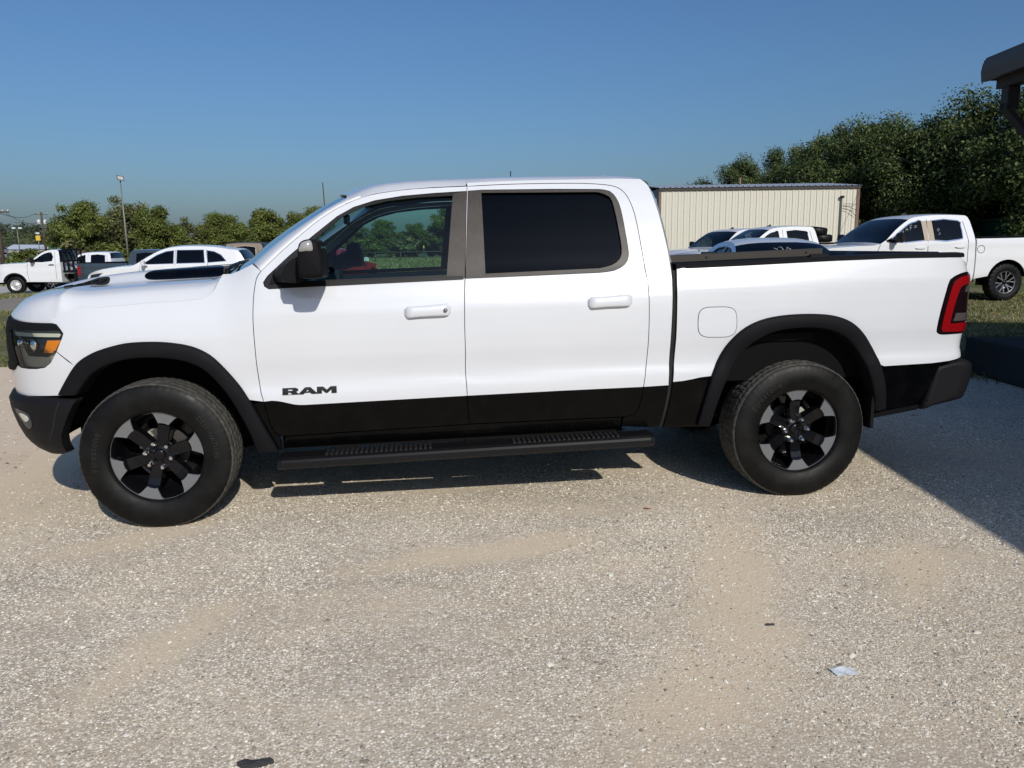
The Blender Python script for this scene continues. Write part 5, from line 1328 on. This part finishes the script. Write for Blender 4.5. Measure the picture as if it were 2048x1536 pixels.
# white crossover
suv = dict(W=.96, belt=1.05, roof=1.62, tum=.22, x0=-.93, x1=3.95, wheels=(0.0, 2.85), wr=.36, wstyle='alloy', nose=.26, tail=.10,
           bodies=[dict(top=[(-.86, .30), (-.93, .55), (-.90, .78), (-.75, .90), (-.35, 1.00), (.20, 1.07), (.52, 1.10), (.95, 1.36), (1.35, 1.56), (1.75, 1.64), (2.3, 1.655), (2.9, 1.625), (3.35, 1.55), (3.62, 1.50), (3.80, 1.22), (3.93, 1.02), (3.95, .70), (3.90, .34)], zb=.32, crown=.05,
                        wins=[([(.78, 1.13), (1.70, 1.15), (1.70, 1.53), (1.48, 1.50), (1.22, 1.40)], 'bg_glass_black'), ([(1.80, 1.152), (2.62, 1.16), (2.58, 1.54), (1.80, 1.54)], 'bg_glass_black'), ([(2.72, 1.165), (3.26, 1.20), (3.10, 1.38), (2.90, 1.48), (2.69, 1.52)], 'bg_glass_black')], wtrim='chrome',
                        doors=[[(.72, 1.08), (.70, .75), (.78, .40)], [(1.75, 1.55), (1.75, .40)], [(2.66, 1.55), (2.72, 1.1), (2.60, .8)]], handles=[(1.42, 1.00), (2.32, 1.01)],
                        skin=[('front_fascia', 0, 3, None), ('hood', 3, 6, None), ('windshield', 6, 8, 'bg_glass'), ('roof', 8, 13, None), ('rear_window', 13, 14, 'bg_glass_black'), ('tailgate', 14, 17, None)])],
           extra=[mirrors(.86, 1.10, 'bg_white', sc=.85), seats((1.6, 2.5), .95, .85), fin(2.9, 1.655), lamps([('headlight', [(-.85, .70), (-.55, .76), (-.36, .90), (-.78, .84)], 'lamp_dark')], [('tail_lamp', [(3.70, .85), (3.93, .86), (3.90, 1.0), (3.72, .98)], 'red_lens')])])
V8 = vehicle('crossover', 'white crossover with black side glass parked beyond the hood of the near pickup', 'car', (-7.90, 20.45, -.03), R(0), suv, 'bg_white')

sedan = dict(W=.90, belt=.96, roof=1.46, tum=.27, x0=-.88, x1=3.72, wheels=(0.0, 2.72), wr=.33, wstyle='alloy', nose=.22, tail=.14,
             bodies=[dict(top=[(-.80, .26), (-.88, .48), (-.86, .66), (-.70, .76), (-.2, .86), (.35, .93), (.55, .955), (1.0, 1.22), (1.38, 1.41), (1.75, 1.475), (2.2, 1.46), (2.55, 1.36), (3.02, 1.08), (3.30, 1.02), (3.62, 1.00), (3.72, .85), (3.70, .55), (3.62, .30)], zb=.28, crown=.05,
                          wins=[([(.82, 1.0), (1.72, 1.02), (1.72, 1.39), (1.48, 1.35), (1.2, 1.23)], 'bg_glass'), ([(1.82, 1.02), (2.62, 1.05), (2.42, 1.26), (2.15, 1.37), (1.82, 1.395)], 'bg_glass')], wtrim='trim_black',
                          doors=[[(.75, .95), (.72, .6), (.80, .36)], [(1.77, 1.4), (1.75, .36)]], handles=[(1.45, .88), (2.35, .90)],
                          skin=[('front_fascia', 0, 3, None), ('hood', 3, 6, None), ('windshield', 6, 8, 'bg_glass_black'), ('roof', 8, 11, None), ('rear_window', 11, 12, 'bg_glass_black'), ('trunk_lid', 12, 17, None)])],
             extra=[mirrors(.90, .98, 'bg_silver', sc=.8), seats((1.6, 2.4), .80, .85, .6), lamps([('headlight', [(-.80, .56), (-.45, .62), (-.32, .78), (-.70, .70)], 'lamp_silver')], [('tail_lamp', [(3.45, .75), (3.70, .74), (3.68, .90), (3.45, .94)], 'red_lens')])])
V9 = vehicle('sedan', 'silver blue sedan seen end on over the bed rail of the near pickup', 'car', (6.62, 4.55, .05), R(86), sedan, 'bg_silver')
b = MB()
for st in ([(-.10, 1.30), (-.06, 1.34), (-.03, 1.30)], [(.02, 1.30), (.02, 1.34), (.07, 1.34)], [(.10, 1.31), (.15, 1.33)]):
    b.tube([(1.38-(1.41-z)*2.0-.045, y, z+.045) for y, z in st], .004, 5)
b.build('window_lettering', 'marker', V9)
V10 = vehicle('sedan', 'red car seen through the front door window of the near pickup', 'car', (-1.55, 27.5, 0), R(-112), sedan, 'bg_red')
for c_ in V10.children:
    if c_.name.startswith('tail_lamp'): c_.data.materials[0] = M['bg_red']

# loose tires in the bed of the older pickup
def loose_tyre(label, loc, rot):
    b = MB(); b.lathe([(.20, -.09), (.21, -.11), (.30, -.118), (.355, -.10), (.375, -.07), (.375, .07), (.355, .10), (.30, .118), (.21, .11), (.20, .09)], 40, axis='z', closed=True)
    o = tag(b.build('tire', 'rubber'), label, 'tire', 'loose tires in the truck bed'); o.location = loc; o.rotation_euler = rot; return o
loose_tyre('loose black tire lying flat, lower of two in the truck bed', (13.55, 17.75, 1.60), (0, 0, 0))
loose_tyre('loose black tire lying tilted, upper of two in the truck bed', (13.38, 17.75, 1.835), (R(5), R(4), 0))
# ------------------------------------------------------------------ trees and shrubs
def leaf_mat(name, cols):
    m = bpy.data.materials.new(name); m.use_nodes = True; t = m.node_tree; n = t.nodes; n.clear()
    out = n.new('ShaderNodeOutputMaterial'); mx = n.new('ShaderNodeMixShader'); df = n.new('ShaderNodeBsdfPrincipled'); tr = n.new('ShaderNodeBsdfTranslucent')
    df.inputs['Roughness'].default_value = .55; df.inputs['Specular IOR Level'].default_value = .25
    ge = n.new('ShaderNodeNewGeometry'); rp = n.new('ShaderNodeValToRGB'); e = rp.color_ramp.elements
    while len(e) < len(cols): e.new(.5)
    for i, (el, c) in enumerate(zip(e, cols)): el.position = i/(len(cols)-1); el.color = (*c, 1)
    tc = n.new('ShaderNodeTexCoord'); no = n.new('ShaderNodeTexNoise'); no.inputs['Scale'].default_value = .55; no.inputs['Detail'].default_value = 2
    hs = n.new('ShaderNodeHueSaturation'); mr = n.new('ShaderNodeMapRange'); mr.inputs[1].default_value = .3; mr.inputs[2].default_value = .7; mr.inputs[3].default_value = .65; mr.inputs[4].default_value = 1.4
    t.links.new(tc.outputs['Object'], no.inputs['Vector']); t.links.new(no.outputs['Fac'], mr.inputs[0]); t.links.new(mr.outputs[0], hs.inputs['Value'])
    t.links.new(ge.outputs['Random Per Island'], rp.inputs[0]); t.links.new(rp.outputs[0], hs.inputs['Color'])
    t.links.new(hs.outputs[0], df.inputs['Base Color']); t.links.new(hs.outputs[0], tr.inputs[0]); mx.inputs[0].default_value = .22
    t.links.new(df.outputs[0], mx.inputs[1]); t.links.new(tr.outputs[0], mx.inputs[2]); t.links.new(mx.outputs[0], out.inputs[0]); M[name] = m
leaf_mat('oak_leaf', [(.035, .058, .016), (.058, .086, .025), (.085, .115, .036), (.135, .155, .060)])
leaf_mat('elm_leaf', [(.062, .092, .018), (.098, .130, .027), (.140, .165, .038), (.20, .205, .060)])
leaf_mat('olive_leaf', [(.068, .084, .028), (.104, .120, .042), (.150, .156, .062), (.21, .195, .092)])
leaf_mat('far_leaf', [(.040, .055, .028), (.055, .070, .036), (.075, .088, .048)])
mat('bark', (.075, .058, .045), .9); k = NT(M['bark']); v = k.coords((6, 6, 1)); k.color(k.mix(k.noise(v, 4, 6, .7), (.045, .035, .028), (.12, .098, .078)))
def fast_mesh(name, V, quads, m):
    me = bpy.data.meshes.new(name); nv = len(V); nf = len(quads)
    me.vertices.add(nv); me.vertices.foreach_set('co', V.astype(np.float32).ravel()); me.loops.add(nf*4); me.loops.foreach_set('vertex_index', quads.astype(np.int32).ravel())
    me.polygons.add(nf); me.polygons.foreach_set('loop_start', np.arange(0, nf*4, 4, dtype=np.int32)); me.update(calc_edges=True); me.materials.append(M[m]); return me
def leaves(cent, rad, n, size, seed, squash_=.8):
    """n leaf quads spread through each clump"""
    r = np.random.default_rng(seed); cent = np.asarray(cent); rad = np.asarray(rad); w = rad**2/np.sum(rad**2)
    idx = r.choice(len(cent), size=n, p=w); d = r.normal(size=(n, 3)); d /= np.linalg.norm(d, axis=1)[:, None]
    rr = r.uniform(0, 1, n)**.5*r.uniform(.8, 1.12, n); P = cent[idx]+d*(rad[idx]*rr)[:, None]*np.array([1, 1, squash_])
    P += r.normal(0, .07, (n, 3))*rad[idx][:, None]
    nn = d*.7+r.normal(0, .6, (n, 3))+np.array([0, -.1, .35]); nn /= np.linalg.norm(nn, axis=1)[:, None]
    a = np.cross(nn, r.normal(size=(n, 3))); a /= np.linalg.norm(a, axis=1)[:, None]; b = np.cross(nn, a)
    s = (size*r.uniform(.55, 1.35, n))[:, None]
    V = np.stack([P-a*s, P+b*s*.55+nn*s*.12, P+a*s, P-b*s*.55+nn*s*.12], 1).reshape(-1, 3)
    return V, np.arange(4*n).reshape(-1, 4)
def tree_proto(kind, seed, h, wid, low, nclump, nleaf, size, lm, stretch=1.0):
    """crown and trunk meshes of one tree of height h"""
    r = np.random.default_rng(seed); cz = (low+h)/2; rz = (h-low)/2; C_ = []; Rd = []
    while len(C_) < nclump:
        p = r.uniform(-1, 1, 3); q = np.linalg.norm(p)
        if q > 1 or q < .35: continue
        z = cz+p[2]*rz*.86; f = 1-.25*max(0, p[2])-.18*max(0, -p[2])
        C_.append((p[0]*wid*.84*f, p[1]*wid*.84*f, z)); Rd.append(wid*r.uniform(.12, .40))
    V, Q = leaves(C_, Rd, nleaf, size, seed+1); V[:, 2] = np.minimum(V[:, 2], h*1.04)
    cm = fast_mesh('crown', V, Q, lm)
    b = MB(); t0 = h*.035+.06
    top = (r.normal(0, .12*wid), r.normal(0, .12*wid), h*.62)
    b.tube([(0, 0, -.1), (.02*wid, 0, low*.6), (top[0]*.4, top[1]*.4, h*.36), top], [t0*1.25, t0, t0*.75, t0*.3], 9)
    for i in r.choice(nclump, size=min(nclump, 14), replace=False):
        c = np.array(C_[i]); z0 = r.uniform(.28, .5)*h; s0 = np.array([top[0]*.5*z0/h, top[1]*.5*z0/h, z0]); m1 = s0*.5+c*.5+np.array([0, 0, .06*h])
        b.tube([tuple(s0), tuple(m1), tuple(c)], [t0*.42, t0*.28, t0*.10], 6)
    tm_o = b.build('trunk', 'bark'); tm = tm_o.data; C.objects.unlink(tm_o); bpy.data.objects.remove(tm_o)
    return cm, tm, h
def plant_tree(name, proto, label, loc, height, rot, group, width=1.0, cat_='tree', crown='crown', trunk='trunk'):
    cm, tm, h = proto; T = thing(name, label, cat_, loc, rot, group); s = height/h; T.scale = (s*width, s*width, s)
    link_obj(bpy.data.objects.new(crown, cm), T); link_obj(bpy.data.objects.new(trunk, tm), T); return T
oakA = tree_proto('oak', 101, 9.0, 4.1, .9, 74, 52000, .092, 'oak_leaf')
oakB = tree_proto('oak', 102, 9.0, 3.7, .7, 66, 48000, .092, 'oak_leaf')
oakC = tree_proto('oak', 103, 9.0, 4.4, 1.0, 80, 54000, .092, 'oak_leaf')
elmA = tree_proto('elm', 111, 6.6, 2.9, .5, 54, 24000, .105, 'elm_leaf')
elmB = tree_proto('elm', 112, 6.6, 2.6, .4, 48, 22000, .105, 'elm_leaf')
oliA = tree_proto('olive', 113, 7.2, 2.6, .8, 36, 12000, .10, 'olive_leaf')
bushA = tree_proto('bush', 121, 2.2, 1.7, .0, 18, 3600, .11, 'elm_leaf'); bushB = tree_proto('bush', 122, 2.0, 1.6, .0, 16, 3200, .11, 'olive_leaf'); bushD = tree_proto('bush', 123, 2.4, 1.9, .0, 18, 3800, .12, 'oak_leaf')
OG = 'dark oaks in the wood at the right'
for proto, lab, x, y, hh_, rot, wd in (
    (oakA, 'dark oak rising just past the right end of the cream building', 28.4, 43.6, 9.2, .3, .8),
    (oakB, 'dark oak second past the cream building in the right hand wood', 29.9, 41.0, 9.1, 1.5, 1.0),
    (oakC, 'broad dark oak above the cab of the white pickup at right', 30.2, 36.6, 9.0, 2.2, .95),
    (oakA, 'tall dark oak above the rear window of the white pickup at right', 31.9, 34.8, 9.5, 3.9, .95),
    (oakB, 'tall dark oak partly behind the diagonal porch brace', 31.4, 30.6, 9.2, 4.6, 1.0),
    (oakC, 'dark oak beside the porch roof at the right edge', 34.6, 30.8, 10.2, 5.5, 1.0),
    (oakB, 'small far oak above the roof of the cream building, leftmost of the wood', 27.6, 58.0, 8.6, .9, .75),
    (oakA, 'far oak above the middle of the cream building roof', 30.6, 57.5, 9.2, 2.9, .72),
    (oakB, 'low far oak filling the dip between the small clump and the wood', 29.3, 54.0, 7.4, 2.6, 1.0),
    (oakA, 'far oak joining the small clump to the wood above the cream building', 30.2, 51.5, 8.2, 4.4, .7),
    (oakC, 'far oak above the right half of the cream building roof', 27.9, 46.5, 9.1, 1.2, .72)):
    plant_tree('oak_tree', proto, lab, (x, y, .1), hh_, rot, OG, wd)
for i, (x, y, hh_) in enumerate(((33.0, 46.5, 8.9), (35.2, 42.5, 9.2), (37.0, 38.0, 9.6), (38.5, 34.0, 10.0), (25.9, 60.5, 7.2), (33.5, 52.5, 8.4), (38.5, 29.0, 10.5))):
    plant_tree('oak_tree', (oakB, oakC, oakA)[i % 3], 'dark oak in the back rank of the right hand wood, mostly hidden', (x, y, .1), hh_, 1.1*i, 'back rank of dark oaks at the right', 1.05)
for i, (x, y, hh_, lab) in enumerate(((26.2, 38.5, 2.6, 'dark shrub at the right end of the cream building, nearest its corner'), (28.0, 36.8, 2.9, 'dark shrub under the oaks above the right pickup windshield'), (29.4, 33.8, 2.6, 'dark shrub under the oaks behind the right pickup cab'), (30.9, 29.0, 2.4, 'dark shrub just left of the green shed'), (33.4, 28.6, 3.0, 'dark shrub in front of the green shed at the right edge'), (27.3, 40.5, 3.0, 'dark shrub behind the one at the cream building corner'))):
    plant_tree('shrub', bushD, lab, (x, y, .12), hh_, 2.1*i, 'dark shrubs under the oaks', 1.2, 'shrub', 'foliage', 'stem')
LG = 'green trees across the field at the left'
for proto, lab, x, y, hh_, rot, wd in (
    (elmA, 'bushy green tree at far left, nearest the utility poles', -31.5, 73.7, 7.0, .4, 1.0),
    (oliA, 'thin olive tree with bare twigs behind the lamp pole', -29.2, 79.5, 7.8, 1.0, 1.15),
    (elmB, 'round green tree just right of the lamp pole', -24.0, 72.9, 6.6, 2.5, 1.0),
    (oliA, 'low olive tree set back between the two groups at left', -27.4, 93.5, 6.1, 3.0, 1.2),
    (elmA, 'wide low green tree above the white crossover', -20.6, 83.0, 6.1, 3.6, 1.05),
    (elmB, 'taller green tree left of the near pickup windshield', -14.9, 77.2, 6.5, 5.0, 1.0),
    (elmB, 'small yellowish green tree close to the near pickup windshield', -13.0, 85.0, 6.4, .2, .85),
    (elmA, 'green tree half hidden by the windshield of the near pickup', -10.6, 86.8, 6.8, 1.4, .9),
    (elmB, 'green tree filling the gap behind the lamp pole trees', -33.5, 92.0, 7.0, 2.2, 1.1),
    (elmA, 'green tree filling the gap behind the low olive tree', -23.8, 98.0, 6.6, .9, 1.1),
    (elmB, 'green tree filling the gap left of the windshield trees', -19.5, 97.0, 6.4, 4.9, 1.1),
    (oliA, 'grey green tree seen through the front door window, leftmost', -9.4, 117.0, 5.6, .7, 1.35),
    (elmA, 'green tree seen through the front door window, second from left', -4.6, 121.0, 6.2, 2.0, 1.1),
    (elmB, 'green tree seen through the front door window, third from left', .0, 117.0, 5.6, 3.0, 1.15),
    (elmA, 'taller green tree seen through the front door window, rightmost', 4.6, 105.0, 7.4, 4.0, 1.0)):
    plant_tree('field_tree', proto, lab, (x, y, hgt(x, y)), hh_, rot, LG, wd)
SG = 'shrubs along the far side of the field'
for i, (x, y, hh_, lab) in enumerate(((-27.0, 68.5, 2.6, 'low shrub at the foot of the lamp pole trees'), (-22.0, 70.0, 2.3, 'low shrub under the round tree right of the lamp pole'), (-34.5, 70.0, 2.2, 'low shrub at the left foot of the far left tree'),
                                      (-17.9, 73.0, 2.6, 'low shrub behind the roof of the white crossover'), (-24.6, 81.0, 3.4, 'shrub between the round tree and the low olive tree'), (-11.6, 74.0, 2.8, 'low shrub behind the dark roofed brown pickup'),
                                      (-6.8, 112, 3.2, 'shrub in the window view between the two left trees'), (-2.2, 113, 3.4, 'shrub in the window view between the middle trees'), (2.4, 110, 3.0, 'shrub in the window view before the right tree'), (-30.0, 70.0, 3.2, 'shrub in front of the two far left trees'), (-14.6, 71.5, 2.3, 'low shrub under the taller tree left of the windshield'))):
    plant_tree('shrub', (bushA, bushB)[i % 2], lab, (x, y, hgt(x, y)), hh_, 1.7*i, SG, 1.35, 'shrub', 'foliage', 'stem')
# wooded ridge far left: beyond counting
r_ = np.random.default_rng(77); pts = []; rad = []
for _ in range(900):
    x = r_.uniform(-520, -120); y = r_.uniform(430, 700); pts.append((x, y, hgt(x, y)+r_.uniform(1.5, 4.5))); rad.append(r_.uniform(3, 6.5))
V_, Q_ = leaves(pts, rad, 42000, 1.0, 78)
o = link_obj(bpy.data.objects.new('far_wood', fast_mesh('far_wood', V_, Q_, 'far_leaf'))); stuff(o); o['label'] = 'distant hazy wooded ridge on the left horizon'
pts = []; rad = []
for _ in range(420):
    x = r_.uniform(-90, 140); y = r_.uniform(190, 260); pts.append((x, y, r_.uniform(1.0, 4.0))); rad.append(r_.uniform(2.5, 4.5))
V_, Q_ = leaves(pts, rad, 30000, .7, 79)
o = link_obj(bpy.data.objects.new('far_hedge', fast_mesh('far_hedge', V_, Q_, 'far_leaf'))); stuff(o); o['label'] = 'distant line of scrub closing the field behind everything'

# ------------------------------------------------------------------ poles, wires, fence, far things
mat('pole_wood', (.075, .050, .040), .9); mat('pole_steel', (.20, .19, .17), .5, metal=.3); mat('lamp_lens', (.35, .34, .30), .3); mat('insulator', (.6, .62, .64), .4)
mat('teal', (.02, .20, .17), .5); mat('signal_yellow', (.65, .42, .05), .5)
T = thing('lamp_pole', 'slim floodlight pole rising above the trees at left', 'lamp pole', (-25.1, 68.0, 0), .4)
b = MB(); b.tube([(0, 0, 0), (0, 0, 3.0), (-.02, 0, 7.45)], [.09, .075, .045], 8); b.build('pole', 'pole_steel', T)
b = MB(); b.tube([(-.02, 0, 7.45), (-.02, 0, 7.62)], .05, 8); b.build('bracket', 'trim_black', T)
b = MB(); b.loft([[(-.30, -.10, 8.06), (.26, -.10, 7.98), (.30, -.22, 7.60), (-.26, -.22, 7.68)], [(-.30, .02, 8.08), (.26, .02, 8.00), (.30, -.10, 7.60), (-.26, -.10, 7.68)]], closed=True, smooth=False, cap=True); b.build('lamp_head', 'trim_black', T)
b = MB(); b.add([(-.23, -.125, 8.00), (.20, -.125, 7.94), (.23, -.222, 7.66), (-.20, -.222, 7.73)], [(0, 1, 2, 3)]); b.build('lamp_lens', 'lamp_lens', T)
def utility_pole(label, loc, h, r, kit):
    T = thing('utility_pole', label, 'utility pole', loc, .2, 'wooden utility poles'); b = MB(); b.tube([(0, 0, 0), (-.06, 0, h*.5), (-.14, 0, h)], [r, r*.9, r*.75], 10); b.build('pole', 'pole_wood', T)
    b = MB(); b.box(-1.25, 1.0, -.06, .06, h-.45, h-.31); b.build('cross_arm', 'pole_wood', T)
    for x in (-1.1, -.55, .45, .9): b = MB(); b.tube([(x, 0, h-.31), (x, 0, h-.15)], .05, 6); b.build('insulator', 'insulator', T)
    if kit:
        for x in (-.65, .42): b = MB(); b.lathe([(0, 0), (.26, .0), (.28, .04), (.28, .75), (.24, .8), (0, .82)], 14, axis='z', c=(x, -.3, h-2.2)); b.build('transformer', 'insulator', T)
    return T
utility_pole('thick brown utility pole cut by the left edge of the picture', (-38.95, 74.5, -.2), 5.9, .20, False)
utility_pole('distant utility pole carrying two pale transformers at far left', (-71.0, 153.4, 0), 9.0, .22, True)
utility_pole('thin bare pole rising behind the windshield of the near pickup', (-6.0, 55.9, 0), 6.4, .055, False)
for c_ in [o for o in bpy.data.objects if o.parent and o.parent.get('label', '').startswith('thin bare pole') and not o.name.startswith('pole')]: bpy.data.objects.remove(c_)
T = thing('mast', 'tip of a thin mast showing above the roof of the near pickup', 'mast', (7.99, 54.4, 0)); b = MB(); b.tube([(0, 0, 0), (0, 0, 7.05)], [.06, .035], 6); b.build('pole', 'trim_black', T)
def wire(label, a, c, sag, r):
    a, c = Vector(a), Vector(c); b = MB(); P = [a.lerp(c, t/16)-Vector((0, 0, sag*4*(t/16)*(1-t/16))) for t in range(17)]; b.tube(P, r, 5); return tag(b.build('overhead_wire', 'trim_black'), label, 'wire', 'overhead wires')
wire('upper sagging wire between the two utility poles at left', (-39.7, 74.3, 5.75), (-72.0, 153.2, 8.85), .9, .035)
wire('lower sagging wire between the two utility poles at left', (-38.2, 74.6, 5.2), (-70.2, 153.6, 8.3), 1.2, .02)
wire('thin cable crossing the dark wood at right to the cream building', (23.95, 33.5, 4.2), (24.6, 19.0, 5.6), .35, .012)
mat('pipe', (.05, .045, .04), .6)
T = thing('pipe_fence', 'dark pipe rail fence across the green field seen through the door window', 'fence', (0, 70.5, 0))
for i in range(14):
    b = MB(); b.tube([(-13+i*2.4, 0, 0), (-13+i*2.4, 0, 1.05)], .05, 6); b.build('post', 'pipe', T)
b = MB(); b.tube([(-13.2, 0, 1.05), (18.4, 0, 1.05)], .045, 6); b.build('rail', 'pipe', T)
b = MB(); b.tube([(-13.2, 0, .55), (18.4, 0, .55)], .03, 6); b.build('rail', 'pipe', T)
T = thing('marker_post', 'short yellow marker post in the field seen through the door window', 'post', (1.2, 80.0, 0)); b = MB(); b.tube([(0, 0, 0), (0, 0, 1.5)], .05, 6); b.build('post', 'pipe', T); b = MB(); b.box(-.07, .07, -.05, .05, 1.35, 1.65, .02); b.build('cap', 'signal_yellow', T)
T = thing('far_shed', 'long white roofed shed far off beyond the left hand trucks', 'shed', (-133.0, 262, 0), .02)
b = MB(); b.box(0, 22, 0, 12, 0, 2.6); b.build('wall', 'shade_steel', T); b = MB(); b.loft([[(-.4, -.4, 2.5), (22.4, -.4, 2.5)], [(-.4, 6, 4.1), (22.4, 6, 3.7)], [(-.4, 12.4, 2.5), (22.4, 12.4, 2.5)]], smooth=False); b.build('roof', 'bg_white', T)
T = thing('far_shed', 'small green roofed shed at the left end of the far white shed', 'shed', (-139.0, 256, 0), .02)
b = MB(); b.box(0, 7, 0, 6, 0, 2.6); b.build('wall', 'shade_steel', T); b = MB(); b.loft([[(-.3, -.3, 2.5), (7.3, -.3, 2.5)], [(.8, 3, 4.0), (5.2, 3, 4.0)], [(-.3, 6.3, 2.5), (7.3, 6.3, 2.5)]], smooth=False); b.build('roof', 'teal', T)
# far parked cars, a few pixels each
for i, (dx, dy, m) in enumerate(((0, 0, 'bg_white'), (2.6, 1, 'bg_navy'), (5.0, 0, 'bg_black'), (7.4, 2, 'bg_silver'), (10.0, 1, 'bg_white'), (12.5, 0, 'bg_navy'), (15.2, 2, 'bg_silver'), (17.6, 1, 'bg_black'))):
    T = thing('far_car', 'tiny %s car, %s from the left in the far row before the white shed' % ({'bg_white': 'white', 'bg_navy': 'dark blue', 'bg_black': 'black', 'bg_silver': 'silver'}[m], ('first', 'second', 'third', 'fourth', 'fifth', 'sixth', 'seventh', 'eighth')[i]), 'car', (-127+dx, 246+dy, .1), .1*i, 'far row of parked cars')
    b = MB(); b.loft([[(x*w, y, z) for x, z in ((-.92, .3), (-.95, .7), (-.88, .95), (.88, .95), (.95, .7), (.92, .3))] for y, w in ((0, .92), (.4, 1), (3.8, 1), (4.3, .92))], closed=True, smooth=False, cap=True); b.build('body', m, T)
    b = MB(); b.loft([[(-.8, .9, .95), (-.62, 1.7, 1.45), (-.62, 3.2, 1.45), (-.8, 4.0, .95)], [(.8, .9, .95), (.62, 1.7, 1.45), (.62, 3.2, 1.45), (.8, 4.0, .95)]], smooth=False); b.loft([[(-.8, .9, .95), (.8, .9, .95)], [(-.62, 1.7, 1.45), (.62, 1.7, 1.45)]], smooth=False); b.build('cabin', 'bg_black', T)
T = thing('street_lamp', 'pale twin street lamp far off above the white shed', 'street lamp', (-118, 240, 0)); b = MB(); b.tube([(0, 0, 0), (0, 0, 8.5)], [.16, .1], 6); b.build('pole', 'pole_steel', T)
for s in (-1, 1): b = MB(); b.box(s*.9-.5, s*.9+.5, -.3, .3, 8.3, 8.8, .1); b.build('lamp_head', 'insulator', T)
T = thing('road_sign', 'teal sign on a post far off at left', 'sign', (-108, 240, 0)); b = MB(); b.tube([(0, 0, 0), (0, 0, 3.6)], .1, 6); b.build('post', 'pole_steel', T); b = MB(); b.box(-1.9, .4, -.08, .08, 2.4, 3.6); b.build('panel', 'teal', T)
T = thing('traffic_signal', 'yellow traffic signal far off beside the left trees', 'signal', (-111.5, 238, 0)); b = MB(); b.tube([(0, 0, 0), (0, 0, 7)], .12, 6); b.build('pole', 'pole_steel', T); b = MB(); b.box(-.6, .6, -.3, .3, 4.8, 6.3, .1); b.build('signal_head', 'signal_yellow', T); b = MB(); b.box(-.5, .5, -.3, .3, 6.7, 7.2, .1); b.build('lamp_head', 'insulator', T)
